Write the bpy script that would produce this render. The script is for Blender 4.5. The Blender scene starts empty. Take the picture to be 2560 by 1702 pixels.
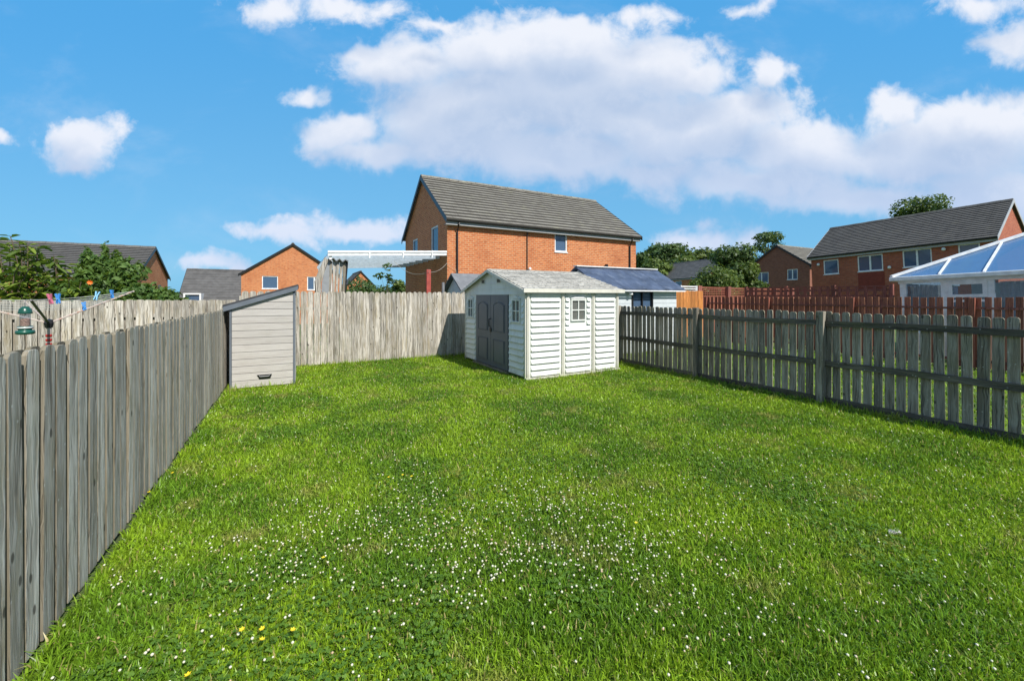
import bpy, math, random
import numpy as np
from mathutils import Vector, Matrix
random.seed(7); rng = np.random.default_rng(11)
C = bpy.context.scene.collection
S = bpy.context.scene
R = math.radians

# ------------------------------------------------------------------ camera
TH = R(28.7); CT, ST = math.cos(TH), math.sin(TH); CAMH = 1.7; FPX = 1008.0
cam_d = bpy.data.cameras.new('camera'); cam = bpy.data.objects.new('camera', cam_d); C.objects.link(cam)
cam.location = (0, 0, CAMH); cam.rotation_euler = (R(90), 0, -TH)
cam_d.sensor_width = 36; cam_d.lens = 36*FPX/2560; cam_d.shift_y = -111/2560
cam_d.clip_start = .05; cam_d.clip_end = 3000
S.camera = cam
S.view_settings.view_transform = 'Standard'; S.view_settings.look = 'None'
S.view_settings.exposure = 0.3; S.view_settings.gamma = 1.0

# ------------------------------------------------------------------ sun
EL, AZ = R(46), R(13)            # elevation; turned from -Y towards +X
to_sun = Vector((math.sin(AZ)*math.cos(EL), -math.cos(AZ)*math.cos(EL), math.sin(EL)))
sun_d = bpy.data.lights.new('sun', 'SUN'); sun = bpy.data.objects.new('sun', sun_d); C.objects.link(sun)
sun_d.energy = 4.8; sun_d.angle = R(.53); sun_d.color = (1.0, .955, .88)
sun.rotation_euler = to_sun.to_track_quat('Z', 'Y').to_euler(); sun.location = (0, -5, 30)

# ------------------------------------------------------------------ node helper
class NT:
    def __init__(s, tree): s.t = tree; s.n = tree.nodes; s.l = tree.links
    def new(s, typ, **kw):
        n = s.n.new(typ)
        for k, v in kw.items():
            if k in ('ins',):
                for a, b in v.items(): s.put(n.inputs[a], b)
            else: setattr(n, k, v)
        return n
    def put(s, sock, v):
        if isinstance(v, bpy.types.NodeSocket): s.l.new(v, sock)
        else:
            if sock.type == 'RGBA' and not isinstance(v, (int, float)) and len(v) == 3: v = (*v, 1)
            sock.default_value = v
    def math(s, op, a, b=None, c=None, clamp=False):
        n = s.n.new('ShaderNodeMath'); n.operation = op; n.use_clamp = clamp
        s.put(n.inputs[0], a)
        if b is not None: s.put(n.inputs[1], b)
        if c is not None: s.put(n.inputs[2], c)
        return n.outputs[0]
    def vec(s, op, a, b=None):
        n = s.n.new('ShaderNodeVectorMath'); n.operation = op
        s.put(n.inputs[0], a)
        if b is not None: s.put(n.inputs[1], b)
        return n.outputs['Value'] if op in ('DOT_PRODUCT', 'LENGTH') else n.outputs[0]
    def mix(s, f, a, b, bt='MIX'):
        n = s.n.new('ShaderNodeMix'); n.data_type = 'RGBA'; n.blend_type = bt
        s.put(n.inputs[0], f); s.put(n.inputs[6], a); s.put(n.inputs[7], b); return n.outputs[2]
    def ramp(s, f, a, b, lo=0., hi=1., smooth=True):
        n = s.n.new('ShaderNodeMapRange'); n.interpolation_type = 'SMOOTHSTEP' if smooth else 'LINEAR'
        s.put(n.inputs[0], f); n.inputs[1].default_value = a; n.inputs[2].default_value = b
        n.inputs[3].default_value = lo; n.inputs[4].default_value = hi; return n.outputs[0]
    def noise(s, v, scale, detail=4, rough=.55, dist=0., col=False):
        n = s.n.new('ShaderNodeTexNoise'); s.put(n.inputs['Vector'], v); n.inputs['Scale'].default_value = scale
        n.inputs['Detail'].default_value = detail; n.inputs['Roughness'].default_value = rough
        n.inputs['Distortion'].default_value = dist; return n.outputs['Color' if col else 'Fac']

# ------------------------------------------------------------------ world: sky with clouds laid out by direction
W = bpy.data.worlds.new('World'); S.world = W; W.use_nodes = True
w = NT(W.node_tree); w.n.clear()
lobes = [(900,125,90,42),(1010,155,190,78),(1240,120,210,95),(1440,100,190,75),(1590,160,220,90),(1710,200,150,65),
 (1230,230,280,95),(1150,290,300,120),(1400,210,330,130),(1700,330,330,120),(2350,370,330,110),(1480,270,330,110),(860,325,105,58),(960,385,170,55),(1160,350,250,80),(1400,380,320,85),(1700,350,240,90),
 (1860,290,150,70),(2000,380,280,90),(1900,460,300,65),(1650,430,280,50),(2230,265,110,55),(2440,300,210,80),(2300,400,300,90),(2150,500,290,55),(2480,480,250,90),
 (770,235,60,28),(690,35,95,48),(850,20,180,34),(1620,35,80,28),(2450,15,160,45),(2530,110,100,50),(1100,60,70,22),(1870,15,90,26),(1930,180,60,55),
 (215,345,105,72),(200,400,90,28),(5,345,40,26),(700,568,120,26),(860,578,160,34),(970,585,90,26),(520,662,100,26),
 (1780,590,110,34),(1700,602,90,26),(1870,600,60,28)]
g = bpy.data.node_groups.new('cloud_field', 'ShaderNodeTree')
g.interface.new_socket('P', in_out='INPUT', socket_type='NodeSocketVector')
g.interface.new_socket('F', in_out='OUTPUT', socket_type='NodeSocketFloat')
gn = NT(g); gi = gn.new('NodeGroupInput'); go = gn.new('NodeGroupOutput'); acc = None
for cx, cy, rx, ry in lobes:
    d = gn.vec('SUBTRACT', gi.outputs[0], ((cx-1280)/FPX, (740-cy)/FPX, 0))
    d = gn.vec('MULTIPLY', d, (FPX/rx, FPX/ry, 0)); L = gn.vec('LENGTH', d); am = min(1.0, .34+ry/115)*(.68 if cy < 60 else 1); L = gn.math('MULTIPLY_ADD', L, am, 1-am)
    acc = L if acc is None else gn.math('SMOOTH_MIN', acc, L, .35)
gn.l.new(gn.math('SUBTRACT', 1.0, acc), go.inputs[0])
tc = w.new('ShaderNodeTexCoord'); D = tc.outputs['Generated']
fw = w.math('MAXIMUM', w.vec('DOT_PRODUCT', D, (ST, CT, 0)), .12)
px = w.math('DIVIDE', w.vec('DOT_PRODUCT', D, (CT, -ST, 0)), fw)
py = w.math('DIVIDE', w.vec('DOT_PRODUCT', D, (0, 0, 1)), fw)
cb = w.new('ShaderNodeCombineXYZ', ins={0: px, 1: py, 2: 0.0}); P = cb.outputs[0]
n1 = w.noise(P, 3.2, 3, .5); n2 = w.noise(P, 9.0, 9, .62, .25)
warp = w.vec('MULTIPLY', w.vec('SUBTRACT', w.noise(P, 5.0, 4, .6, 0, True), (.5, .5, .5)), (.16, .12, 0))
Pw = w.vec('ADD', P, warp)
def field(p):
    n = w.new('ShaderNodeGroup'); n.node_tree = g; w.put(n.inputs[0], p); return n.outputs[0]
f0 = field(Pw); f1 = field(w.vec('ADD', Pw, (.02, .085, 0)))
nn = w.math('ADD', w.math('MULTIPLY', w.math('SUBTRACT', n1, .5), .75), w.math('MULTIPLY', w.math('SUBTRACT', n2, .5), 1.95))
f0c = w.math('MULTIPLY', f0, 1.6, clamp=True)
den = w.math('ADD', f0, w.math('MULTIPLY', nn, w.math('SUBTRACT', 1.0, w.math('MULTIPLY', f0c, .78))))
wisp = w.math('MULTIPLY', w.ramp(w.noise(w.vec('MULTIPLY', P, (1, 1.8, 1)), 2.2, 8, .6, .3), .5, .8), .22)
thick = w.ramp(w.math('ADD', f1, w.math('MULTIPLY', nn, .6)), -.35, .8)
a1 = w.ramp(den, -.10, .46); a2 = w.ramp(den, -.24, .62); dk = w.math('MULTIPLY', thick, .9)
alpha = w.math('ADD', w.math('MULTIPLY', a1, w.math('SUBTRACT', 1.0, dk)), w.math('MULTIPLY', a2, dk))
alpha = w.math('MAXIMUM', alpha, wisp)
low = w.ramp(py, .12, .5)
ccol = w.mix(thick, (.70, .73, .80), (.38, .48, .65))
billow = w.ramp(n2, .36, .66)
ccol = w.mix(w.math('MULTIPLY', billow, .22), ccol, (.72, .75, .82))
ccol = w.mix(low, w.mix(.35, ccol, (.36, .50, .76)), ccol)
sky = w.new('ShaderNodeTexSky', sky_type='NISHITA', sun_disc=False); sky.sun_elevation = EL
sky.sun_rotation = math.atan2(to_sun.x, to_sun.y); sky.ozone_density = 2.2; sky.air_density = 1.0; sky.dust_density = .6
skc = w.mix(1.0, sky.outputs[0], (.62, 1.0, 1.12), 'MULTIPLY')
skc = w.mix(.85, skc, w.mix(w.ramp(py, .02, .75), tuple(c/.11 for c in (.155, .42, .68)), tuple(c/.11 for c in (.075, .345, .70))))
SKS = .11
cc = w.vec('MULTIPLY', ccol, (1/SKS,)*3)
front = w.ramp(w.vec('DOT_PRODUCT', D, (ST, CT, 0)), .1, .25)
back = w.math('MULTIPLY', w.ramp(w.noise(D, 2.2, 6, .6), .46, .62), w.math('SUBTRACT', 1.0, front))  # unseen clouds behind the camera, added to make the skylight more neutral
cc = w.mix(back, cc, tuple(c/SKS for c in (.42, .43, .44)))
skc = w.mix(w.math('SUBTRACT', 1.0, front), skc, w.mix(1.0, skc, (.62,.60,.62), 'MULTIPLY'))  # unseen rear half of the sky dimmed to weaken the ambient light
fin = w.mix(w.math('MAXIMUM', w.math('MULTIPLY', alpha, front), back), skc, cc)
bg = w.new('ShaderNodeBackground', ins={'Color': fin, 'Strength': SKS})
w.l.new(bg.outputs[0], w.new('ShaderNodeOutputWorld').inputs[0])

# ------------------------------------------------------------------ pixel ray -> real plane
def ray(x): u = (x-1280)/FPX; return (u*CT+ST, -u*ST+CT)
def on_ground(x, y, z=0): t = (CAMH-z)*FPX/(y-740); dx, dy = ray(x); return Vector((dx*t, dy*t, z))
def on_Y(x, y, Y): dx, dy = ray(x); t = Y/dy; return Vector((dx*t, Y, CAMH+(740-y)/FPX*t))
def on_X(x, y, X): dx, dy = ray(x); t = X/dx; return Vector((X, dy*t, CAMH+(740-y)/FPX*t))
def at(x, y, t): dx, dy = ray(x); return Vector((dx*t, dy*t, CAMH+(740-y)/FPX*t))

# ------------------------------------------------------------------ mesh builder
class MB:
    def __init__(s): s.v = []; s.f = []; s.r = []
    def add(s, vs, fs, rnd=None):
        o = len(s.v); s.v += [tuple(q) for q in vs]; rnd = random.random() if rnd is None else rnd
        for f in fs: s.f.append(tuple(i+o for i in f)); s.r.append(rnd)
        return s
    def box(s, a, b, rnd=None, M=None):
        x0, y0, z0 = a; x1, y1, z1 = b
        if x0 > x1: x0, x1 = x1, x0
        if y0 > y1: y0, y1 = y1, y0
        if z0 > z1: z0, z1 = z1, z0
        vs = [(x0,y0,z0),(x1,y0,z0),(x1,y1,z0),(x0,y1,z0),(x0,y0,z1),(x1,y0,z1),(x1,y1,z1),(x0,y1,z1)]
        if M is not None: vs = [M @ Vector(q) for q in vs]
        return s.add(vs, [(0,3,2,1),(4,5,6,7),(0,1,5,4),(1,2,6,5),(2,3,7,6),(3,0,4,7)], rnd)
    def prism(s, poly, off, rnd=None, edge=False):           # poly: planar loop of 3-D points, off: extrusion vector
        n = len(poly); off = Vector(off); a = [Vector(q) for q in poly]; b = [q+off for q in a]
        nrm = Vector((0,0,0))
        for i in range(n): nrm += a[i].cross(a[(i+1) % n])
        fs = [tuple(range(n)), tuple(range(2*n-1, n-1, -1))]
        fs += [((i+1) % n, i, i+n, (i+1) % n+n) for i in range(n)]
        if nrm.dot(off) > 0: fs = [f[::-1] for f in fs]
        s.add(a+b, fs, rnd)
        if edge: 
            for i in range(len(s.r)-n, len(s.r)): s.r[i] += 2.0
        return s
    def tube(s, pts, rad, n=8, rnd=None, cap=True):
        pts = [Vector(p) for p in pts]; rs = rad if isinstance(rad, (list, tuple)) else [rad]*len(pts)
        vs = []; fs = []
        for i, p in enumerate(pts):
            d = (pts[min(i+1, len(pts)-1)]-pts[max(i-1, 0)]).normalized()
            a = d.orthogonal().normalized() if abs(d.z) < .95 else Vector((1,0,0)); a = (a-d*a.dot(d)).normalized(); b = d.cross(a)
            for k in range(n): vs.append(p+(a*math.cos(2*math.pi*k/n)+b*math.sin(2*math.pi*k/n))*rs[i])
        for i in range(len(pts)-1):
            for k in range(n): fs.append((i*n+k, i*n+(k+1) % n, (i+1)*n+(k+1) % n, (i+1)*n+k))
        if cap: fs.append(tuple(range(n-1, -1, -1))); fs.append(tuple((len(pts)-1)*n+k for k in range(n)))
        return s.add(vs, fs, rnd)
    def lathe(s, prof, c=(0,0,0), n=16, rnd=None):
        vs = []; fs = []; c = Vector(c)
        for r_, z in prof:
            for k in range(n): vs.append(c+Vector((r_*math.cos(2*math.pi*k/n), r_*math.sin(2*math.pi*k/n), z)))
        for i in range(len(prof)-1):
            for k in range(n): fs.append((i*n+k, i*n+(k+1) % n, (i+1)*n+(k+1) % n, (i+1)*n+k))
        return s.add(vs, fs, rnd)
    def build(s, name, mat, parent=None, smooth=False, bevel=0, loc=None):
        me = bpy.data.meshes.new(name); me.from_pydata(s.v, [], s.f)
        if mat: me.materials.append(mat)
        at_ = me.attributes.new('rnd', 'FLOAT', 'FACE'); at_.data.foreach_set('value', s.r)
        uv = me.uv_layers.new(name='UVMap'); me.update()
        for p in me.polygons:
            n = p.normal
            if abs(n.z) > .97: t, b = Vector((1,0,0)), Vector((0,1,0))
            else: t = Vector((0,0,1)).cross(n).normalized(); b = n.cross(t)
            for li in p.loop_indices:
                co = me.vertices[me.loops[li].vertex_index].co; uv.data[li].uv = (co.dot(t), co.dot(b))
            p.use_smooth = smooth
        o = bpy.data.objects.new(name, me); C.objects.link(o)
        if parent: o.parent = parent
        if loc: o.location = loc
        if bevel:
            m = o.modifiers.new('bevel', 'BEVEL'); m.width = bevel; m.segments = 2; m.limit_method = 'ANGLE'
        return o
def tag(o, label=None, cat=None, group=None, kind=None):
    for k, v in (('label', label), ('category', cat), ('group', group), ('kind', kind)):
        if v: o[k] = v
    return o
def thing(name, label, cat, loc=(0,0,0), rz=0, group=None):
    o = bpy.data.objects.new(name, None); C.objects.link(o); o.location = loc; o.rotation_euler = (0, 0, rz)
    o.empty_display_size = .2
    return tag(o, label, cat, group)
def copy_tree(o, parent=None):
    c = o.copy(); C.objects.link(c); c.parent = parent
    for ch in [q for q in bpy.data.objects if q.parent == o]: copy_tree(ch, c)
    return c

# ------------------------------------------------------------------ materials
def mat(name):
    m = bpy.data.materials.new(name); m.use_nodes = True; n = NT(m.node_tree); n.n.clear()
    b = n.new('ShaderNodeBsdfPrincipled'); o = n.new('ShaderNodeOutputMaterial'); n.l.new(b.outputs[0], o.inputs[0])
    return m, n, b, o
def bump(n, b, h, strength=.4, dist=.01):
    bm = n.new('ShaderNodeBump', ins={'Height': h, 'Strength': strength, 'Distance': dist}); n.l.new(bm.outputs[0], b.inputs['Normal'])
def rnd(n): return n.new('ShaderNodeAttribute', attribute_name='rnd').outputs['Fac']
def OC(n): return n.new('ShaderNodeTexCoord').outputs['Object']
def UV(n): return n.new('ShaderNodeTexCoord').outputs['UV']
def m_wood(name, c1, c2, c3, green=.25, dark=.5, rough=.85, knots=True, horiz=False, edge=(.165,.14,.09), var=.55, bmp=.9):
    m, n, b, o = mat(name); r = rnd(n); eg = n.math('GREATER_THAN', r, 1.5); r = n.math('SUBTRACT', r, n.math('MULTIPLY', eg, 2.0))
    off = n.new('ShaderNodeCombineXYZ', ins={0: n.math('MULTIPLY', r, 37.), 1: n.math('MULTIPLY', r, 91.), 2: n.math('MULTIPLY', r, 53.)}).outputs[0]
    p0_ = UV(n)
    if horiz:
        sp = n.new('ShaderNodeSeparateXYZ'); n.put(sp.inputs[0], p0_); p0_ = n.new('ShaderNodeCombineXYZ', ins={0: sp.outputs[1], 1: sp.outputs[0]}).outputs[0]
    p = n.vec('ADD', p0_, off)
    k = n.noise(p, 5., 2, .5, 0, True)
    pw = n.vec('ADD', p, n.vec('MULTIPLY', n.vec('SUBTRACT', k, (.5,.5,.5)), (.05, 0, 0)))
    grain = n.math('ADD', n.math('MULTIPLY', n.noise(n.vec('MULTIPLY', pw, (1, .035, 1)), 110., 5, .6, .4), .5), n.math('MULTIPLY', n.noise(n.vec('MULTIPLY', pw, (1, .05, 1)), 38., 4, .6, .5), .5))
    broad = n.noise(n.vec('MULTIPLY', pw, (1, .12, 1)), 16., 4, .6)
    col = n.mix(n.ramp(grain, .40, .60), c1, c2)
    col = n.mix(n.ramp(broad, .45, .72), col, c3)
    val = n.math('ADD', n.math('MULTIPLY', r, var), 1.0-var/2)
    col = n.mix(1.0, col, n.new('ShaderNodeCombineColor', ins={0: val, 1: val, 2: val}).outputs[0], 'MULTIPLY')
    if green:
        col = n.mix(n.math('MULTIPLY', n.ramp(n.noise(p, 2.3, 4, .6), .5, .7), green), col, (.12, .12, .045))
    if knots:
        v = n.new('ShaderNodeTexVoronoi', voronoi_dimensions='2D', ins={'Vector': n.vec('MULTIPLY', p, (1, .55, 1)), 'Scale': 3.3, 'Randomness': 1.0})
        kn = n.math('MULTIPLY', n.ramp(v.outputs['Distance'], .028, .055, 1., 0.), n.math('GREATER_THAN', n.noise(p, 1.7, 0), .47))
        col = n.mix(n.math('MULTIPLY', kn, .8), col, (.035, .028, .02))
        v2 = n.new('ShaderNodeTexVoronoi', voronoi_dimensions='2D', ins={'Vector': p, 'Scale': 6., 'Randomness': 1.0})
        col = n.mix(n.math('MULTIPLY', n.ramp(v2.outputs['Distance'], .03, .05, 1., 0.), .55), col, (.55, .55, .52))
    cr = n.ramp(n.noise(n.vec('MULTIPLY', pw, (1, .02, 1)), 60., 3, .5), .575, .63)
    col = n.mix(n.math('MULTIPLY', cr, dark), col, (.04, .035, .03))
    col = n.mix(n.math('MULTIPLY', eg, .75), col, edge)
    n.put(b.inputs['Base Color'], col); b.inputs['Roughness'].default_value = rough
    bump(n, b, n.math('SUBTRACT', grain, cr), bmp, .008); return m
M = {}
M['wood'] = m_wood('weathered_grey_wood', (.29,.262,.222), (.57,.53,.47), (.33,.28,.20))
M['wood_brown'] = m_wood('weathered_brown_wood', (.20,.165,.11), (.29,.25,.175), (.15,.13,.08), .5)
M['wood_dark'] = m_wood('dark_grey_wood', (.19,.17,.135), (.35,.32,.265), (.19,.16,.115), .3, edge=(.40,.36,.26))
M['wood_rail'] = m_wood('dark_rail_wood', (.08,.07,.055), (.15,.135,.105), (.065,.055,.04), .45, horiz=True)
M['wood_brown_h'] = m_wood('weathered_brown_rail', (.20,.165,.11), (.29,.25,.175), (.15,.13,.08), .5, horiz=True)
M['wood_red'] = m_wood('red_stained_wood', (.24,.07,.045), (.34,.11,.07), (.19,.055,.035), .0, .3, .7, False, edge=(.62,.30,.16))
M['wood_maroon'] = m_wood('maroon_stained_wood', (.20,.065,.05), (.30,.10,.075), (.15,.05,.04), .0, .3, .7, False, edge=(.5,.3,.2))
M['wood_orange'] = m_wood('orange_stained_wood', (.52,.20,.05), (.62,.26,.07), (.43,.15,.04), .0, .2, .6, False, edge=(.75,.38,.12))
def m_brick(name, c1, c2, mortar, stain=.15):
    m, n, b, o = mat(name); uv = UV(n)
    t = n.new('ShaderNodeTexBrick', offset=.5); n.put(t.inputs['Vector'], uv)
    for k, v in (('Scale', 1.), ('Brick Width', .235), ('Row Height', .085), ('Mortar Size', .012), ('Mortar Smooth', .2), ('Bias', 0.)): t.inputs[k].default_value = v
    n.put(t.inputs['Color1'], c1); n.put(t.inputs['Color2'], c2); n.put(t.inputs['Mortar'], mortar)
    big = n.noise(uv, .9, 5, .6); col = n.mix(n.math('MULTIPLY', n.ramp(big, .4, .75), .5), t.outputs[0], tuple(x*.72 for x in c1))
    fine = n.noise(n.vec('MULTIPLY', uv, (4.3, 11.8, 1)), 1., 1, .5)
    col = n.mix(n.math('MULTIPLY', n.ramp(fine, .55, .72), .55), col, (c2[0]*1.15, c2[1]*1.35, c2[2]*1.5))
    col = n.mix(n.math('MULTIPLY', n.ramp(fine, .42, .3), .5), col, tuple(x*.55 for x in c1))
    n.put(b.inputs['Base Color'], col); b.inputs['Roughness'].default_value = .9
    bump(n, b, n.math('SUBTRACT', 1.0, t.outputs['Fac']), .5, .01); return m
M['brick'] = m_brick('orange_brick', (.46,.120,.040), (.58,.185,.062), (.56,.36,.20))
M['brick_dark'] = m_brick('brown_brick', (.24,.075,.045), (.32,.105,.06), (.22,.14,.11))
M['brick_red'] = m_brick('terrace_brick', (.36,.085,.045), (.45,.125,.06), (.26,.14,.10))
def m_tiles(name, c1, c2, moss=(.30,.29,.20)):
    m, n, b, o = mat(name); uv = UV(n); r = rnd(n)
    t = n.new('ShaderNodeTexBrick', offset=.5); n.put(t.inputs['Vector'], uv)
    for k, v in (('Scale', 1.), ('Brick Width', .33), ('Row Height', 30.), ('Mortar Size', .012), ('Mortar Smooth', .3), ('Bias', 0.)): t.inputs[k].default_value = v
    n.put(t.inputs['Color1'], c1); n.put(t.inputs['Color2'], c1); n.put(t.inputs['Mortar'], tuple(x*.35 for x in c1))
    cell = n.new('ShaderNodeTexWhiteNoise', noise_dimensions='2D')
    sc = n.new('ShaderNodeVectorMath', operation='FLOOR'); n.put(sc.inputs[0], n.vec('MULTIPLY', uv, (3.03, 3.0, 1))); n.put(cell.inputs['Vector'], sc.outputs[0])
    col = n.mix(n.math('MULTIPLY', cell.outputs['Value'], .7), t.outputs[0], c2)
    col = n.mix(n.ramp(n.noise(uv, 1.6, 6, .7), .52, .75), col, moss)
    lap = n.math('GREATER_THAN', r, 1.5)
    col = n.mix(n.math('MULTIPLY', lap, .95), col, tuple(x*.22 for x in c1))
    n.put(b.inputs['Base Color'], col); b.inputs['Roughness'].default_value = .85
    bump(n, b, n.noise(uv, 40., 3), .3, .01); return m
M['tiles'] = m_tiles('grey_concrete_tiles', (.165,.15,.125), (.25,.235,.20))
M['tiles_dark'] = m_tiles('dark_concrete_tiles', (.095,.09,.085), (.145,.138,.128), (.16,.15,.12))
def m_plain(name, col, rough=.5, spec=.5, var=.12, scale=6., metal=0, dirt=None, dirtamt=.0, bmp=0, splash=False):
    m, n, b, o = mat(name); p = OC(n)
    q = n.noise(p, scale, 5, .6); c = n.mix(n.ramp(q, .3, .7), tuple(x*(1-var) for x in col), tuple(min(1, x*(1+var)) for x in col))
    if dirt: c = n.mix(n.math('MULTIPLY', n.ramp(n.noise(n.vec('MULTIPLY', p, (1,1,.35)), scale*1.7, 6, .65), .5, .75), dirtamt), c, dirt)
    n.put(b.inputs['Base Color'], c); b.inputs['Roughness'].default_value = rough; b.inputs['Specular IOR Level'].default_value = spec
    b.inputs['Metallic'].default_value = metal
    if bmp: bump(n, b, n.noise(p, scale*12, 3), bmp, .004)
    if splash:
        z = n.new('ShaderNodeSeparateXYZ', ins={0: p}).outputs[2]
        f = n.ramp(n.math('ADD', z, n.math('MULTIPLY', n.noise(p, 7., 5, .7), .5)), .22, .46, 1., 0.)
        n.put(b.inputs['Base Color'], n.mix(n.math('MULTIPLY', f, .55), c, (.27,.29,.17)))
    return m
M['tiles_plain'] = m_plain('plain_dark_slates', (.10,.097,.095), .8, .3, .2, 1.5)
M['upvc'] = m_plain('white_upvc', (.80,.81,.82), .35)
M['vinyl'] = m_plain('ivory_vinyl', (.74,.76,.73), .5, .4, .04, 3., 0, (.42,.43,.33), .35, splash=True)
M['vinyl_trim'] = m_plain('cream_vinyl_trim', (.66,.64,.57), .5, .4, .05, 3., 0, (.35,.33,.25), .4, splash=True)
M['door'] = m_plain('slate_grey_vinyl', (.115,.13,.155), .45, .4, .06, 3., 0, (.2,.2,.18), .2)
M['black'] = m_plain('black_plastic', (.012,.012,.013), .4)
M['gutter'] = m_plain('gutter_plastic', (.02,.02,.022), .35)
M['fascia'] = m_plain('pale_fascia', (.40,.41,.42), .5, .4, .08, 3., 0, (.25,.24,.2), .4)
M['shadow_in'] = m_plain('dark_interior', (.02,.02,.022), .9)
M['boxwood'] = m_wood('cream_painted_boards', (.45,.425,.40), (.50,.475,.45), (.42,.39,.365), .06, .0, .7, False, horiz=True, var=.12, bmp=.15)
M['boxframe'] = m_plain('slate_blue_frame', (.13,.15,.18), .5, .4, .1)
M['felt'] = m_plain('dark_felt', (.05,.053,.06), .85, .3, .25, 8., bmp=.4)
M['felt_blue'] = m_plain('blue_grey_felt', (.055,.075,.125), .6, .4, .3, 2.5, 0, (.16,.19,.25), .6, .3)
M['felt_grey'] = m_plain('grey_felt', (.17,.175,.185), .8, .3, .15, 5., bmp=.3)
M['cabin'] = m_plain('pale_grey_paint', (.60,.64,.68), .6, .4, .05, 3., 0, (.35,.36,.36), .3)
M['canopy'] = m_plain('grey_polycarbonate', (.26,.27,.28), .5, .4, .1)
M['felt_sheet'] = M['canopy']
M['cord'] = m_plain('white_cord', (.62,.62,.58), .6)
M['cable'] = m_plain('dull_cable', (.34,.32,.28), .7)
M['rust'] = m_plain('rusty_coated_arm', (.48,.40,.35), .7, .3, .1, 9., 0, (.42,.14,.05), .8)
M['blue'] = m_plain('blue_plastic', (.06,.28,.70), .4)
M['paleblue'] = m_plain('pale_blue_plastic', (.25,.55,.80), .4)
M['pink'] = m_plain('pink_plastic', (.70,.18,.28), .4)
M['white_pl'] = m_plain('white_plastic', (.8,.8,.8), .4)
M['green_pl'] = m_plain('dark_green_plastic', (.012,.085,.06), .3)
M['seed'] = m_plain('bird_seed', (.42,.22,.14), .9, .3, .5, 90.)
M['red_pl'] = m_plain('red_plastic', (.45,.03,.02), .4)
M['red_post'] = m_plain('red_painted_post', (.34,.06,.045), .6, .4, .2, 8., 0, (.40,.30,.25), .6)
M['steel'] = m_plain('dull_steel', (.35,.35,.36), .45, .5, .1, 6., .6)
M['panel_red'] = m_plain('red_hung_tile', (.22,.045,.03), .8, .3, .15)
M['curtain'] = m_plain('net_curtain', (.55,.57,.58), .9)
M['curtain_dark'] = m_plain('dark_curtain', (.30,.28,.24), .9)
M['orange_pet'] = m_plain('orange_petals', (.85,.18,.02), .6)
M['yellow_pet'] = m_plain('yellow_petals', (.85,.62,.02), .6)
M['stone'] = m_plain('pale_paving', (.38,.37,.34), .9, .3, .2, 6.)
def m_glass(name, col, alpha_mix=.0, rough=.04):
    m, n, b, o = mat(name)
    n.put(b.inputs['Base Color'], col); b.inputs['Roughness'].default_value = rough; b.inputs['Specular IOR Level'].default_value = .9
    if alpha_mix:
        tr = n.new('ShaderNodeBsdfTransparent', ins={'Color': (.85,.92,1.0)}); mx = n.new('ShaderNodeMixShader', ins={0: alpha_mix})
        n.l.new(b.outputs[0], mx.inputs[1]); n.l.new(tr.outputs[0], mx.inputs[2]); n.l.new(mx.outputs[0], o.inputs[0])
    return m
M['glass'] = m_glass('window_glass', (.09,.15,.25), .25)  # pale blue base colour stands in for sky reflected in the panes
M['glass_shed'] = m_glass('shed_window_plastic', (.25,.25,.22), .55, .25)
M['glass_roof'] = m_glass('blue_roof_glass', (.13,.27,.50), .5, .04)
M['glass_clear'] = m_glass('clear_glass', (.1,.14,.18), .82)
M['poly'] = m_glass('translucent_polycarbonate', (.36,.37,.38), .75, .4)
def m_shingle():
    m, n, b, o = mat('moulded_shingle_roof'); uv = UV(n)
    t = n.new('ShaderNodeTexBrick', offset=.37, squash=.7, squash_frequency=3); n.put(t.inputs['Vector'], n.vec('ADD', uv, n.vec('MULTIPLY', n.noise(uv, 3., 2, .5, 0, True), (.12, .03, 0))))
    for k, v in (('Scale', 1.), ('Brick Width', .21), ('Row Height', .125), ('Mortar Size', .010), ('Mortar Smooth', .4), ('Bias', -.1)): t.inputs[k].default_value = v
    n.put(t.inputs['Color1'], (.50,.48,.43)); n.put(t.inputs['Color2'], (.30,.285,.25)); n.put(t.inputs['Mortar'], (.19,.18,.16))
    col = n.mix(n.ramp(n.noise(n.vec('MULTIPLY', uv, (1, 3, 1)), 4., 5, .65), .5, .66), t.outputs[0], (.15,.145,.125))
    n.put(b.inputs['Base Color'], col); b.inputs['Roughness'].default_value = .7
    bump(n, b, n.math('SUBTRACT', 1.0, t.outputs['Fac']), .7, .012); return m
M['shingle'] = m_shingle()
def m_leaf(name, c1, c2, c3=None, trans=.35, spec=.35):
    m, n, b, o = mat(name); r = rnd(n)
    col = n.mix(r, c1, c2)
    if c3: col = n.mix(n.ramp(n.noise(n.new('ShaderNodeNewGeometry').outputs['Position'], .9, 4, .6), .46, .62), col, c3)
    n.put(b.inputs['Base Color'], col); b.inputs['Roughness'].default_value = .5; b.inputs['Specular IOR Level'].default_value = spec
    tl = n.new('ShaderNodeBsdfTranslucent', ins={'Color': n.mix(.5, col, (.30,.42,.03), 'MIX')})
    mx = n.new('ShaderNodeMixShader', ins={0: trans}); n.l.new(b.outputs[0], mx.inputs[1]); n.l.new(tl.outputs[0], mx.inputs[2]); n.l.new(mx.outputs[0], o.inputs[0])
    return m
M['leaf'] = m_leaf('shrub_leaf', (.06,.12,.02), (.26,.34,.05))
M['leaf2'] = m_leaf('fine_leaf', (.05,.11,.025), (.13,.22,.05))
M['leaf_far'] = m_leaf('far_tree_leaf', (.05,.10,.025), (.14,.19,.04), None, .25)
M['leaf_dk'] = m_leaf('dark_tree_leaf', (.035,.075,.02), (.09,.145,.04), None, .2)
M['bark'] = m_plain('bark', (.13,.10,.07), .9, .2, .3, 12., bmp=.5)

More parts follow.
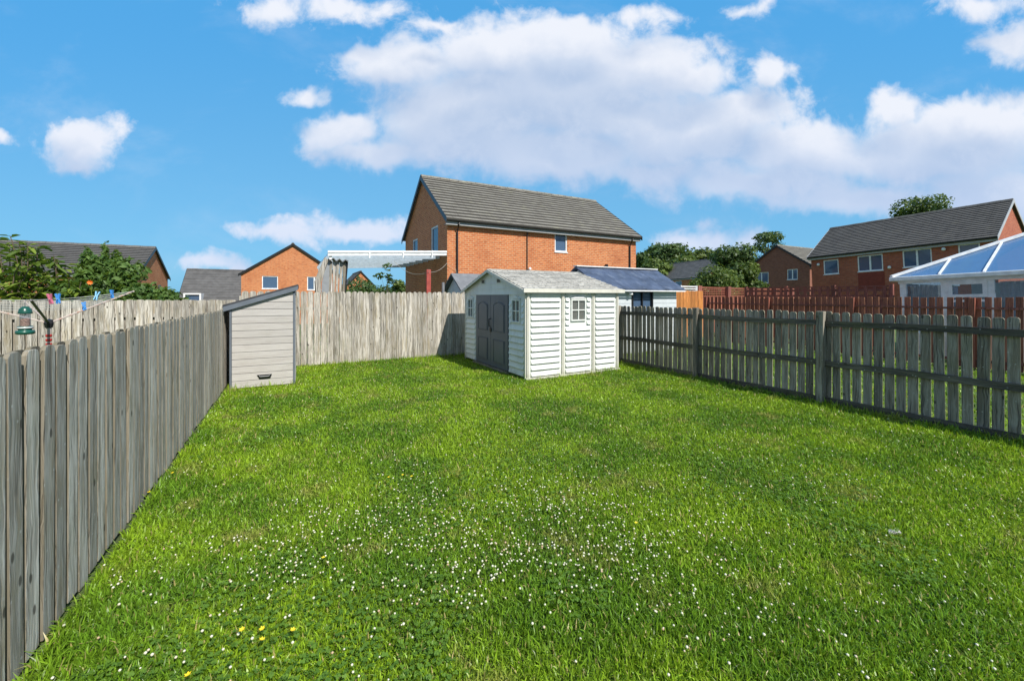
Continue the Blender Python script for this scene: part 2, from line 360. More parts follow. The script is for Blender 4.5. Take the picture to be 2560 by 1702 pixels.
# ------------------------------------------------------------------ ground
def gh(x, y):
    s = min(max((y-26)/30, 0), 1); s = s*s*(3-2*s); e = min(max((24-x)/20, 0), 1)
    return -2.6*s*e
def grid_obj(name, x0, x1, y0, y1, n, z, m, hf=None):
    b = MB(); xs = np.linspace(x0, x1, n+1); ys = np.linspace(y0, y1, n+1)
    vs = [(x, y, z+(hf(x, y) if hf else 0)) for y in ys for x in xs]
    b.add(vs, [(j*(n+1)+i, j*(n+1)+i+1, (j+1)*(n+1)+i+1, (j+1)*(n+1)+i) for j in range(n) for i in range(n)])
    return b.build(name, m, smooth=True)
def m_ground(name, a, bcol, c):
    m, n, b, o = mat(name); p = n.new('ShaderNodeNewGeometry').outputs['Position']
    col = n.mix(n.ramp(n.noise(p, 1.1, 6, .65), .38, .62), a, bcol)
    col = n.mix(n.ramp(n.noise(p, 55., 3, .6), .45, .7), col, c)
    n.put(b.inputs['Base Color'], col); b.inputs['Roughness'].default_value = .95
    bump(n, b, n.noise(p, 60., 4), .8, .02); return m
M['ground'] = m_ground('far_grass_ground', (.07,.12,.025), (.12,.19,.035), (.05,.08,.02))
M['soil'] = m_ground('turf_soil', (.06,.085,.022), (.085,.13,.025), (.045,.05,.02))
tag(grid_obj('ground', -260, 340, -60, 540, 120, -.03, M['ground'], gh), 'grassy ground of the estate running out to the horizon', 'ground', kind='structure')
tag(grid_obj('lawn', -1.1, 7.4, -3, 10.95, 24, 0, M['soil']), 'turf of the fenced back garden under the grass blades', 'lawn', kind='structure')
tag(grid_obj('neighbouring_lawn', 7.45, 14.0, -4, 11, 10, -.004, M['ground']), 'sunlit lawn seen through the gaps of the dark picket fence', 'lawn', kind='structure')
tag(grid_obj('clothes_line_lawn', -9, -1.15, -3, 10.9, 10, -.004, M['ground']), 'lawn of the garden left of the grey board fence', 'lawn', kind='structure')

# ------------------------------------------------------------------ grass blades (uncountable)
def grass_mat(name, base, tip, yellow, dry):
    m, n, b, o = mat(name); r = rnd(n); p = n.new('ShaderNodeNewGeometry').outputs['Position']
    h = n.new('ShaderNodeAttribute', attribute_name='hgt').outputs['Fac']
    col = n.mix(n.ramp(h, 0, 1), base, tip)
    col = n.mix(n.ramp(n.noise(p, .75, 4, .6), .40, .58), col, yellow)
    col = n.mix(n.math('MULTIPLY', n.ramp(n.noise(p, 2.0, 5, .6), .56, .68), .7), col, dry)
    col = n.mix(n.ramp(r, .95, .97), col, (.34,.28,.11))
    v = n.math('ADD', n.math('MULTIPLY', r, 1.05), .48)
    col = n.mix(1.0, col, n.new('ShaderNodeCombineColor', ins={0: v, 1: v, 2: v}).outputs[0], 'MULTIPLY')
    n.put(b.inputs['Base Color'], col); b.inputs['Roughness'].default_value = .38; b.inputs['Specular IOR Level'].default_value = .45
    tl = n.new('ShaderNodeBsdfTranslucent', ins={'Color': n.mix(.35, col, (.36,.50,.02))})
    mx = n.new('ShaderNodeMixShader', ins={0: .38}); n.l.new(b.outputs[0], mx.inputs[1]); n.l.new(tl.outputs[0], mx.inputs[2]); n.l.new(mx.outputs[0], o.inputs[0])
    return m
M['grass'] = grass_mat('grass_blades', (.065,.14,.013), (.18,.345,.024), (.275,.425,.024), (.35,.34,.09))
def fast_mesh(name, verts, loops, sizes, m, attrs):
    me = bpy.data.meshes.new(name); nv = len(verts); nf = len(sizes)
    me.vertices.add(nv); me.vertices.foreach_set('co', verts.astype(np.float32).ravel())
    me.loops.add(len(loops)); me.loops.foreach_set('vertex_index', loops.astype(np.int32))
    me.polygons.add(nf); st = np.concatenate([[0], np.cumsum(sizes)[:-1]]).astype(np.int32)
    me.polygons.foreach_set('loop_start', st)
    for k, (dom, arr) in attrs.items():
        a = me.attributes.new(k, 'FLOAT', dom); a.data.foreach_set('value', arr.astype(np.float32))
    me.materials.append(m); me.update(calc_edges=True); me.validate()
    o = bpy.data.objects.new(name, me); C.objects.link(o); return o
def blades(name, pos, h, wd, m, lean=1.35):
    n = len(pos); a = rng.uniform(0, 2*np.pi, n); la = rng.uniform(0, 2*np.pi, n)
    l = np.abs(rng.normal(0, lean, n))+.08; l = np.minimum(l, 1.6)
    wv = np.stack([np.cos(a), np.sin(a), np.zeros(n)], 1)*wd[:, None]/2
    ld = np.stack([np.cos(la), np.sin(la), np.zeros(n)], 1)
    up = np.array([0, 0, 1.])
    hm = h*.55; m1 = pos+ld*(hm*np.sin(l*.55))[:, None]+up*(hm*np.cos(l*.55))[:, None]
    ht = h*.5; tp = m1+ld*(ht*np.sin(l*1.35))[:, None]+up*(ht*np.cos(l*1.35))[:, None]
    tp[:, 2] = np.maximum(tp[:, 2], .004)
    V = np.stack([pos-wv, pos+wv, m1+wv*.85, m1-wv*.85, tp], 1).reshape(-1, 3)
    b = np.arange(n)[:, None]*5
    L = np.concatenate([b+np.array([[0,1,2,3]]), b+np.array([[3,2,4]])], 1).ravel()
    sz = np.tile([4, 3], n); r = rng.uniform(0, 1, n)
    hv = np.tile([0, 0, .6, .6, 1.], n)
    return fast_mesh(name, V, L, sz, m, {'rnd': ('FACE', np.repeat(r, 2)), 'hgt': ('POINT', hv)})
def inside(p, x0, x1, y0, y1): return (p[:,0]>x0)&(p[:,0]<x1)&(p[:,1]>y0)&(p[:,1]<y1)
def lawn_points(n, zmin, zmax, power):
    """points spread over the lawn, denser near the viewpoint"""
    out = []; tot = 0
    while tot < n:
        k = 400000; t = rng.uniform(0, 1, k); z = (zmin**power+(zmax**power-zmin**power)*t)**(1/power)
        u = rng.uniform(-1.42, 1.42, k); x = z*(u*CT+ST); y = z*(-u*ST+CT)
        p = np.stack([x, y, np.zeros(k)], 1)
        ok = inside(p, -1.02, 7.30, -1.5, 10.86) & ~inside(p, 4.22, 6.6, 7.04, 10.2) & ~inside(p, -1.0, .04, 8.84, 9.7)
        out.append(p[ok]); tot += ok.sum()
    return np.concatenate(out)[:n]
def vnoise(p, s, seed):
    r_ = np.random.default_rng(seed); g_ = r_.uniform(0, 1, (64, 64)); q = p[:, :2]*s+100; i = np.floor(q).astype(int); f = q-i; f = f*f*(3-2*f)
    i %= 63; a = g_[i[:,0], i[:,1]]; b = g_[i[:,0]+1, i[:,1]]; c = g_[i[:,0], i[:,1]+1]; d = g_[i[:,0]+1, i[:,1]+1]
    return (a*(1-f[:,0])+b*f[:,0])*(1-f[:,1])+(c*(1-f[:,0])+d*f[:,0])*f[:,1]
pp = lawn_points(500000, 1.4, 13.5, .75)
dist = np.hypot(pp[:,0], pp[:,1])
tall = vnoise(pp, 1.3, 3)*.6+vnoise(pp, 4., 4)*.4
edge = np.maximum.reduce([np.exp(-(pp[:,0]+1.05)/.12), np.exp(-(7.3-pp[:,0])/.15), np.exp(-(10.85-pp[:,1])/.18)])
hh = (.031+.034*tall)*rng.uniform(.6, 1.35, len(pp))+np.clip(edge, 0, 1)*.09*rng.uniform(0, 1, len(pp))
ww = .0052+.00085*dist
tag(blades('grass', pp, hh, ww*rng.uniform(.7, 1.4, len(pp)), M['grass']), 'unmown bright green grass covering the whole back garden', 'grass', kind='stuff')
# long tufts round the cupboard, the shed and the fence feet
tp_ = []
for (cx, cy, n_, s_) in [(-.95,8.72,70,.10),(-.5,8.75,90,.25),(.12,8.75,90,.1),(.2,9.3,60,.12),(4.9,6.93,80,.5),(6.2,6.93,120,.3),(6.9,7.3,140,.2),(7.2,6.5,80,.3),(7.2,3.0,90,.3),(7.2,1.2,90,.3),(2.2,10.75,160,.9),(1.0,10.7,100,.5),(3.6,10.7,160,.4)]:
    tp_.append(np.stack([rng.normal(cx, s_, n_), rng.normal(cy, min(s_, .12), n_), np.zeros(n_)], 1))
tp_ = np.concatenate(tp_); tp_ = tp_[(tp_[:,0]>-1.03)&(tp_[:,0]<7.32)&(tp_[:,1]<10.87)&~inside(tp_, 4.2,6.62,7.0,10.2)&~inside(tp_, -1.0,.05,8.82,9.7)]
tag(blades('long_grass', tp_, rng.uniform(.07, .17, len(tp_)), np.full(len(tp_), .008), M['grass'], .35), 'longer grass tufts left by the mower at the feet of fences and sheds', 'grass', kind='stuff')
q = np.stack([rng.uniform(7.5, 13.9, 42000), rng.uniform(-3, 10.8, 42000), np.zeros(42000)], 1)
q = q[~inside(q, 7.6, 11.1, 8.8, 10.8)]
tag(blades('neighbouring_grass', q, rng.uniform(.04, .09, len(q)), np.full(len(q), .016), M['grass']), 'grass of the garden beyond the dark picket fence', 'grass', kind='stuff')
# clover leaves: three round leaflets each
def clover_leaves(pos, size):
    n = len(pos); V = []; L = []; k = 0
    a0 = rng.uniform(0, 2*np.pi, n); tx = rng.normal(0, .3, n); ty = rng.normal(0, .3, n)
    parts = []
    for j in range(3):
        a = a0+j*2.094
        c = pos+np.stack([np.cos(a), np.sin(a), np.zeros(n)], 1)*size[:, None]*.55
        ring = []
        for m_ in range(5):
            b = a+m_*2*np.pi/5; dx = np.cos(b)*size*.52; dy = np.sin(b)*size*.52
            ring.append(c+np.stack([dx, dy, dx*tx+dy*ty], 1))
        parts.append(np.stack(ring, 1))
    V = np.stack(parts, 1).reshape(-1, 3); nf = n*3
    return V, np.arange(nf*5), np.full(nf, 5), np.repeat(rng.uniform(0, 1, n), 3)
M['clover'] = m_leaf('clover_leaf', (.085,.18,.022), (.16,.29,.035), None, .4)
cp = lawn_points(60000, 1.4, 6.5, .6)
cm = vnoise(cp, .9, 8)*.6+vnoise(cp, 2.7, 9)*.4+.16*np.exp(-np.hypot(cp[:,0]-1.5, cp[:,1]-2.6)/1.8)
cp = cp[(cm > .60) & (rng.uniform(0,1,len(cp)) < .45)]; cp[:, 2] = rng.uniform(.025, .06, len(cp))
V, L, sz, r_ = clover_leaves(cp, rng.uniform(.008, .014, len(cp)))
tag(fast_mesh('clover', V, L, sz, M['clover'], {'rnd': ('FACE', r_)}), 'patches of round clover leaves among the grass', 'clover', kind='stuff')
# white clover heads
def m_flower():
    m, n, b, o = mat('clover_flower'); r = rnd(n)
    n.put(b.inputs['Base Color'], n.mix(n.ramp(r, .75, .95), (.66,.64,.50), (.48,.34,.20))); b.inputs['Roughness'].default_value = .8; return m
M['cflower'] = m_flower()
ico = [(0,0,1)]+[(math.cos(k*2*math.pi/6)*.87, math.sin(k*2*math.pi/6)*.87, .35) for k in range(6)]+[(math.cos(k*2*math.pi/6+.5)*.75, math.sin(k*2*math.pi/6+.5)*.75, -.5) for k in range(6)]+[(0,0,-.8)]
icf = [(0,1+k,1+(k+1)%6) for k in range(6)]+[(1+k,7+k,1+(k+1)%6) for k in range(6)]+[(1+(k+1)%6,7+k,7+(k+1)%6) for k in range(6)]+[(7+k,13,7+(k+1)%6) for k in range(6)]
fc = lawn_points(30000, 1.5, 7.5, .7); u_ = (fc[:,0]*CT-fc[:,1]*ST)/(fc[:,0]*ST+fc[:,1]*CT); z_ = fc[:,0]*ST+fc[:,1]*CT
dens = np.exp(-((z_-2.9)/.75)**2)*np.exp(-((u_-.05)/.62)**2)*.95+.30*np.exp(-((z_-2.3)/.5)**2)*np.exp(-((u_+.6)/.4)**2)+.045
dens *= np.clip((vnoise(fc, 2.2, 21)*.6+vnoise(fc, 6., 22)*.4)*2.6-.65, .05, 1.4)
fc = fc[rng.uniform(0, 1, len(fc)) < dens*.42]
V = []; L = []; rr = []; IV = np.array(ico); IF = np.array(icf)
for i, p in enumerate(fc):
    s_ = rng.uniform(.0045, .0085); V.append(IV*s_*np.array([1,1,.9])+np.array([p[0], p[1], rng.uniform(.045, .075)])); L.append(IF+14*i); rr += [rng.uniform()]*len(icf)
V = np.concatenate(V); L = np.concatenate(L).ravel()
tag(fast_mesh('clover_flowers', V, L, np.full(len(L)//3, 3), M['cflower'], {'rnd': ('FACE', np.array(rr))}), 'white clover heads sprinkled over the nearer grass', 'clover flowers', kind='stuff')
# buttercups: few, each its own
def buttercup():
    r0 = thing('buttercup', '', 'wild flower'); b = MB()
    for k in range(6):
        a = k*math.pi/3; c, s = math.cos(a), math.sin(a)
        b.add([(0,0,.11),(.011*c-.006*s,.011*s+.006*c,.114),(.020*c,.020*s,.118),(.011*c+.006*s,.011*s-.006*c,.114)], [(0,3,2,1)])
    b.build('petals', M['yellow_pet'], r0); MB().tube([(0,0,0),(.004,.002,.06),(0,0,.11)], .0015, 5).build('stem', M['leaf'], r0); return r0
bc = [(610,1555,'left of the pair of yellow flowers in the lower left of the lawn'),(662,1552,'right of the pair of yellow flowers in the lower left of the lawn'),
      (722,1564,'single yellow flower just right of the yellow pair in the grass'),(640,1592,'yellow flower below the yellow pair among clover heads'),
      (378,1222,'yellow flower touching the foot of the left grey fence'),(806,1388,'small yellow flower alone in the mid left of the lawn'),
      (1590,1300,'small yellow flower among the densest white clover'),(437,1174,'tiny yellow flower a little further up the foot of the left grey fence'),(975,1187,'leftmost of the tiny yellow flowers in mid lawn'),(1009,1181,'middle of the tiny yellow flowers in mid lawn'),(1033,1184,'rightmost of the tiny yellow flowers in mid lawn'),
      (476,1672,'yellow flower nearest the bottom left edge of the lawn')]
proto = None
for x, y, lb in bc:
    p = on_ground(x, y, .11); p.z = 0
    if proto is None: proto = buttercup(); o = proto
    else: o = copy_tree(proto)
    o.location = p; o.rotation_euler = (R(random.uniform(-12, 12)), R(random.uniform(-12, 12)), random.uniform(0, 3)); o.scale = (.72, .72, .8); tag(o, lb, 'wild flower', 'yellow flowers in the lawn')
# a pale slab end showing in the turf
p = on_ground(2232, 1342); b = MB(); b.prism([(-.045,-.016,.02),(.04,-.022,.022),(.05,.010,.024),(-.02,.018,.02)], (0,0,.016))
o = b.build('flat_stone', M['stone'], loc=(p.x, p.y, .01), bevel=.004); o.rotation_euler = (0, 0, -.5); tag(o, 'small pale flat stone lying in the grass on the right', 'stone')

# ------------------------------------------------------------------ fences
def picket(b, c, along, out, wd, th, z0, z1, style='round', tilt=0., rn=None):
    """board centred at c (foot), width along 'along', thickness towards 'out'"""
    al = Vector(along); ou = Vector(out); c = Vector(c); sh = .0
    hw = wd/2
    if style == 'round': prof = [(-hw, z1-hw*.95), (-hw*.86, z1-hw*.42), (-hw*.5, z1-hw*.1), (0, z1), (hw*.5, z1-hw*.1), (hw*.86, z1-hw*.42), (hw, z1-hw*.95)]
    elif style == 'ear': prof = [(-hw, z1-.022), (-hw*.72, z1-.004), (-hw*.4, z1), (hw*.4, z1), (hw*.72, z1-.004), (hw, z1-.022)]
    else: prof = [(-hw, z1), (hw, z1)]
    pts = [(-hw, z0)]+prof+[(hw, z0)]
    # slight bow
    poly = [c+al*(a+tilt*(z-z0))+Vector((0,0,z)) for a, z in pts]
    b.prism(poly, ou*th, rn, edge=True)
def board_fence(name, label, a, bpt, H, bays, pitch, wd, style, wood, back=None, side=1, jit=.012, rails=None, group=None, railmat=None, rail_side=1, post=True, posth=None, base=.02, tj=.012):
    a = Vector((*a, 0)); bpt = Vector((*bpt, 0)); d = bpt-a; L = d.length; d.normalize(); out = Vector((-d.y, d.x, 0))*side  # out = away from viewer
    root = thing(name, label, 'fence', a, math.atan2(d.y, d.x), group)
    A = Vector((1,0,0)); O = Vector((0,1,0))*side
    nb = len(bays)-1
    for k in range(nb):
        t0, t1 = bays[k], bays[k+1]; n = max(1, int(round((t1-t0)/pitch))); p = (t1-t0)/n; m_ = MB()
        for i in range(n):
            t = t0+(i+.5)*p
            picket(m_, A*(t+random.gauss(0, pitch*(.004 if style == 'round' else .02)))+O*random.uniform(0, .004), A, O, wd*(random.uniform(.98, 1.02) if style == 'round' else random.uniform(.93, 1.04)), .018, base+random.uniform(-.015, .02), H+random.uniform(-jit, jit), style, random.gauss(0, tj))
        m_.build('picket_panel', wood, root, bevel=.002)
        if back:
            m2 = MB(); off = .07
            for i in range(n+1):
                t = t0+i*p
                picket(m2, A*t+O*(off+random.uniform(0, .004)), A, O, wd*1.05, .018, base, H-.015+random.uniform(-jit, jit), style, random.gauss(0, .004))
            o = m2.build('picket_panel', back, root); o['label'] = 'browner rear boards showing between the front ones'
        if rails:
            for rz, rh in rails:
                m3 = MB(); n3 = 8; ts = [t0+(t1-t0)*i/n3 for i in range(n3+1)]; y0 = (.019 if rail_side > 0 else -.042)*side; y1 = (.060 if rail_side > 0 else -.001)*side
                for i in range(n3):
                    z0_ = rz+.006*math.sin(k*3+rz*9+i*.8); z1_ = rz+.006*math.sin(k*3+rz*9+(i+1)*.8)
                    vs = [(ts[i],y0,z0_-rh/2),(ts[i+1],y0,z1_-rh/2),(ts[i+1],y1,z1_-rh/2),(ts[i],y1,z0_-rh/2),(ts[i],y0,z0_+rh/2),(ts[i+1],y0,z1_+rh/2),(ts[i+1],y1,z1_+rh/2),(ts[i],y1,z0_+rh/2)]
                    fs = [(0,3,2,1),(4,5,6,7),(0,1,5,4),(2,3,7,6)]+([(3,0,4,7)] if i == 0 else [])+([(1,2,6,5)] if i == n3-1 else [])
                    if y0 > y1: fs = [f[::-1] for f in fs]
                    m3.add(vs, fs, (k*.37+rz*.5) % 1.0)
                m3.build('rail', railmat or wood, root)
    if post:
        for t in bays:
            m4 = MB(); ys = sorted([(-.095 if rail_side < 0 else .021)*side, (.0 if rail_side < 0 else .115)*side])
            m4.box((t-.05, ys[0], -.05), (t+.05, ys[1], (posth or H+.0)), random.random()); m4.build('post', wood if not railmat else wood, root, bevel=.006)
    return root
LX = -1.06
lb = [i*1.83 for i in range(8)]
board_fence('board_fence', 'tall weathered grey board fence along the left side of the lawn', (LX, -1.9), (LX, 10.91), 1.455, lb, .131, .104, 'ear', M['wood'], M['wood_brown'], side=1, rails=[(.25,.07),(1.2,.07)], railmat=M['wood_brown_h'], post=False)
board_fence('board_fence', 'close boarded grey fence with round board tops across the back of the lawn', (LX+.08, 10.9), (7.34, 10.9), 1.81, [0, 1.9, 4.0, 6.1, 8.3], .141, .1355, 'round', M['wood'], None, side=1, rails=[(.35,.07),(1.4,.07)], post=True, posth=1.7, tj=.003)
board_fence('board_fence', 'grey board fence behind the clothes airer, lower than the fence behind the white shed', (-14, 10.9), (LX-.1, 10.9), 1.62, [0, 2.15, 4.3, 6.45, 8.6, 10.75, 12.84], .150, .128, 'ear', M['wood'], M['wood'], side=1, rails=[(.35,.07),(1.3,.07)], post=True, posth=1.5, tj=.003)
RX = 7.36
# right fence: seen from the rail side; local x runs from far to near
pk = [10.9-10.9, 10.9-9.95, 10.9-7.71, 10.9-5.47, 10.9-3.23, 10.9-.99, 10.9+1.25]
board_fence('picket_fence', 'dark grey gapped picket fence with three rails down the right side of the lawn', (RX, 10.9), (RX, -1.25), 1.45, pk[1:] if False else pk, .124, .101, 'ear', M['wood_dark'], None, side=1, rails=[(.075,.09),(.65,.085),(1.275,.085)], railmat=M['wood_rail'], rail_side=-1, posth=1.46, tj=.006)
board_fence('picket_fence', 'red brown picket fence beyond the dark grey fence, in front of the conservatory', (14.0, 10.0), (14.0, -1.5), 1.67, [0, 2.3, 4.6, 6.9, 9.2, 11.5], .150, .112, 'flat', M['wood_red'], None, side=1, rails=[(.2,.06),(1.42,.05)], railmat=M['wood_maroon'], rail_side=-1, posth=1.66, tj=.004)
board_fence('fence_panel', 'bright orange brown slatted fence panel beside the pale cabin', (13.42, 11.0), (15.15, 11.0), 1.91, [0, 1.73], .092, .082, 'flat', M['wood_orange'], None, side=1, rails=[(.3,.07),(1.6,.07)], post=True, posth=1.8, tj=.001)

# ------------------------------------------------------------------ white plastic shed
SX0, SX1, SY0, SY1 = 4.15, 6.6, 6.98, 10.2; SE, SR = 1.86, 2.33
shed = thing('garden_shed', 'white clapboard plastic shed with grey double doors in the back corner', 'shed', (SX0, SY0, 0))
SL, SW = SX1-SX0, SY1-SY0
def siding(b, org, ux, un, w_, z0, z1, rows, depth=.024, holes=None):
    """clapboard laps: org base point, ux along, un outwards"""
    org = Vector(org); ux = Vector(ux); un = Vector(un); h = (z1-z0)/rows; up = Vector((0,0,1))
    for i in range(rows):
        zb = z0+i*h; zt = zb+h*.80
        segs = [(0, w_)]
        if holes:
            for (a, c, hz0, hz1) in holes:
                if zt > hz0 and zb < hz1: segs = [(0, a), (c, w_)]
        for s0, s1 in segs:
            if s1-s0 < .02: continue
            e = .012
            q = [org+ux*s0+up*zb, org+ux*s1+up*zb, org+ux*s1+up*zt, org+ux*s0+up*zt]
            f = [org+ux*(s0+e)+up*(zb+.004)+un*depth, org+ux*(s1-e)+up*(zb+.004)+un*depth, org+ux*(s1-e)+up*zt+un*.003, org+ux*(s0+e)+up*zt+un*.003]
            b.add(q+f, [(4,5,6,7),(0,1,5,4),(1,2,6,5),(3,0,4,7),(2,3,7,6)], .5)
def xwall(b, org, ux, un, w_, z0, z1, hole=None, th=.04):
    """flat sheet with one rectangular hole, thickness inwards"""
    org = Vector(org); ux = Vector(ux); un = Vector(un); up = Vector((0,0,1))
    def piece(s0, s1, a, c):
        if s1-s0 < .001 or c-a < .001: return
        b.prism([org+ux*s0+up*a, org+ux*s1+up*a, org+ux*s1+up*c, org+ux*s0+up*c], -un*th, .5)
    if not hole: piece(0, w_, z0, z1); return
    a, c, h0, h1 = hole; piece(0, w_, z0, h0); piece(0, w_, h1, z1); piece(0, a, h0, h1); piece(c, w_, h0, h1)
def shed_window(org, ux, un, a, c, z0, z1):
    org = Vector(org); ux = Vector(ux); un = Vector(un); up = Vector((0,0,1)); b = MB(); t = .028
    def bar(s0, s1, h0, h1, d0=-.01, d1=.035): b.prism([org+ux*s0+up*h0+un*d0, org+ux*s1+up*h0+un*d0, org+ux*s1+up*h1+un*d0, org+ux*s0+up*h1+un*d0], un*(d1-d0), .5)
    bar(a-t, a, z0-t, z1+t); bar(c, c+t, z0-t, z1+t); bar(a, c, z0-t, z0); bar(a, c, z1, z1+t)
    mc = (a+c)/2; mz = (z0+z1)/2; bar(mc-.011, mc+.011, z0, z1, -.008, .028); bar(a, mc-.011, mz-.011, mz+.011, -.008, .027); bar(mc+.011, c, mz-.011, mz+.011, -.008, .027)
    b.prism([org+ux*(a-t*1.3)+up*(z1+t+.01), org+ux*(c+t*1.3)+up*(z1+t+.01), org+ux*(c+t*1.3)+up*(z1+t+.025), org+ux*mc+up*(z1+t+.075), org+ux*(a-t*1.3)+up*(z1+t+.025)], un*.034, .5)
    o = b.build('window', M['vinyl'], shed, bevel=.003)
    g_ = MB(); g_.prism([org+ux*a+up*z0, org+ux*c+up*z0, org+ux*c+up*z1, org+ux*a+up*z1], un*.004, .5)
    g_.build('pane', M['glass_shed'], o)
# side facing the viewer's right (normal -Y): three panels
pans = [(.06, .86), (.92, 1.68), (1.74, SL-.06)]
wall = MB()
for k, (a, c) in enumerate(pans):
    wdt = c-a; hole = (wdt/2-.17, wdt/2+.17, 1.19, 1.60) if k == 1 else None
    xwall(wall, (a, 0, 0), (1,0,0), (0,-1,0), wdt, .05, SE, hole)
    siding(wall, (a+.035, -.001, 0), (1,0,0), (0,-1,0), wdt-.07, .07, SE-.02, 14, .044, [(wdt/2-.035-.23, wdt/2-.035+.23, 1.13, 1.72)] if k == 1 else None)
    if k == 1: shed_window((a, 0, 0), (1,0,0), (0,-1,0), *hole)
wall.build('side_wall', M['vinyl'], shed)
tr = MB()
for x0, x1, pr in [(-.0,.06,.03),(.86,.92,.035),(1.68,1.74,.035),(SL-.06,SL,.03)]:
    tr.box((x0, -pr, .0), (x1, .04, SE), .5)
    tr.box((x0+.02, -pr-.012, .0), (x1-.02, -pr+.001, SE), .5)
tr.box((-.03, -.05, -.01), (SL+.03, .05, .05), .5)
tr.build('corner_post', M['vinyl_trim'], shed, bevel=.004)
# front (normal -X)
un = Vector((-1,0,0)); uy = Vector((0,1,0))
for (a, c, hs) in [(.05, .74, (.19, .50)), (2.50, SW-.05, (.19, .50))]:
    fr = MB(); wd_ = c-a; hole = (wd_/2-.15, wd_/2+.15, 1.17, 1.60)
    xwall(fr, (0, a, 0), uy, un, wd_, .05, SE, hole)
    siding(fr, (-.001, a+.03, 0), uy, un, wd_-.06, .07, 1.12, 8, .036)
    siding(fr, (-.001, a+.03, 0), uy, un, wd_-.06, 1.12, 1.62, 4, .032, [(wd_/2-.03-.21, wd_/2-.03+.21, 1.0, 1.75)])
    shed_window((0, a, 0), uy, un, *hole)
    fr.build('front_wall', M['vinyl'], shed)
for y0 in (0, SW-.05): MB().box((-.025, y0 if y0 == 0 else y0, 0), (0, y0+.05, SE), .5).build('corner_post', M['vinyl_trim'], shed, bevel=.004)
rest = MB(); rest.box((.04, SW-.04, 0), (SL, SW, SE), .5); rest.box((SL-.04, .04, 0), (SL, SW-.04, SE), .5); rest.build('rear_wall', M['vinyl'], shed)
MB().box((.05, .05, .01), (SL-.05, SW-.05, .04), .5).build('floor_panel', M['shadow_in'], shed)
# gable with vents
def gable_piece(b, y0, y1, z0, un=.0, th=.035):
    def top(y): return SE-.055+(SR-SE+.03)*(1-(abs(y-SW/2))/(SW/2+.09))
    ys = [y0, y1]+([SW/2] if y0 < SW/2 < y1 else []); ys = sorted(ys)
    poly = [(-un, y0, z0), (-un, y1, z0)]+[(-un, y, max(top(y), z0+.001)) for y in reversed(ys)]
    b.prism(poly, (th, 0, 0), .5)
gb = MB(); gable_piece(gb, .0, SW/2-.006, SE-.10, .012); gable_piece(gb, SW/2+.006, SW, SE-.10, .012)
gb.box((-.03, 0, SE-.13), (.02, SW, SE-.10), .5); gb.box((-.024, .05, SE-.0), (-.012, SW-.05, SE+.014), .5); gb.box((-.024, .55, SE+.12), (-.012, SW-.55, SE+.132), .5)
gb.build('gable', M['vinyl'], shed)
for yc in (SW/2-.42, SW/2+.42):
    v = MB(); v.box((-.028, yc-.10, SE+.13), (-.0125, yc+.10, SE+.245), .5); o = v.build('vent', M['vinyl_trim'], shed, bevel=.003)
    s_ = MB()
    for k in range(4): s_.box((-.031, yc-.075+k*.04, SE+.15), (-.0285, yc-.075+k*.04+.026, SE+.225), .5)
    s_.build('vent_slot', M['shadow_in'], o)
# doors
for (y0, y1) in [(.765, 1.615), (1.625, 2.475)]:
    d_ = MB(); d_.box((-.018, y0, .06), (.02, y1, SE-.12), .5)
    def ring(z0, z1, arch):
        a, c = y0+.15, y1-.15; out = [(a, z0), (c, z0), (c, z1)]
        if arch: out += [(c-(c-a)*t, z1+.07*math.sin(math.pi*t)) for t in (.15,.3,.5,.7,.85)]
        out += [(a, z1)]
        cy, cz = (a+c)/2, (z0+z1)/2
        n = len(out)
        for s0, s1, dep in ((1.0, .93, .016), (.86, .0, .010)):
            if s1 > 0:
                for i in range(n):
                    p, q_ = out[i], out[(i+1) % n]
                    f = lambda pt, s: Vector((-.018, cy+(pt[0]-cy)*s, cz+(pt[1]-cz)*(1-(1-s)*.5)))
                    d_.prism([f(p, s0), f(q_, s0), f(q_, s1), f(p, s1)], (-dep+.004, 0, 0), .5)
            else:
                f = lambda pt, s: Vector((-.018, cy+(pt[0]-cy)*s, cz+(pt[1]-cz)*(1-(1-s)*.5)))
                d_.prism([f(p, s0) for p in out], (-dep, 0, 0), .5)
    ring(.88, 1.50, True); ring(.18, .70, False)
    dr = d_.build('door', M['door'], shed, bevel=.003)
hb = MB(); hb.tube([(-.02, 1.605, .98), (-.07, 1.60, .99), (-.075, 1.595, 1.08), (-.07, 1.60, 1.16), (-.02, 1.605, 1.17)], .014, 8); hb.box((-.045, 1.57, .86), (-.018, 1.63, .95), .5)
hb.build('door_handle', M['black'], shed, bevel=.002)
# roof
rf = MB(); ov = .09; un_ = Vector((0, -(SR-SE), SW/2)).normalized()
rows = 9
for sgn in (0, 1):
    for i in range(rows):
        t0, t1 = i/rows, (i+1)/rows
        def pt(x, t, up): 
            y = -ov+(SW/2+ov)*t; z = SE-.03+(SR-SE+.03)*t+up
            return (x, y if not sgn else SW-y, z)
        x0, x1 = -.10, SL+.08
        vs = [pt(x0,t0,.022), pt(x1,t0,.022), pt(x1,t1,.008), pt(x0,t1,.008), pt(x0,t0,-.012), pt(x1,t0,-.012), pt(x1,t1,-.012), pt(x0,t1,-.012)]
        fs = [(0,1,2,3),(4,7,6,5),(0,4,5,1),(1,5,6,2),(2,6,7,3),(3,7,4,0)]
        rf.add(vs, fs if not sgn else [f[::-1] for f in fs], .5)
rf.build('roof', M['shingle'], shed)
tm = MB()
tm.box((-.126, -ov-.03, SE-.09), (SL+.107, -ov-.0015, SE-.012), .5)
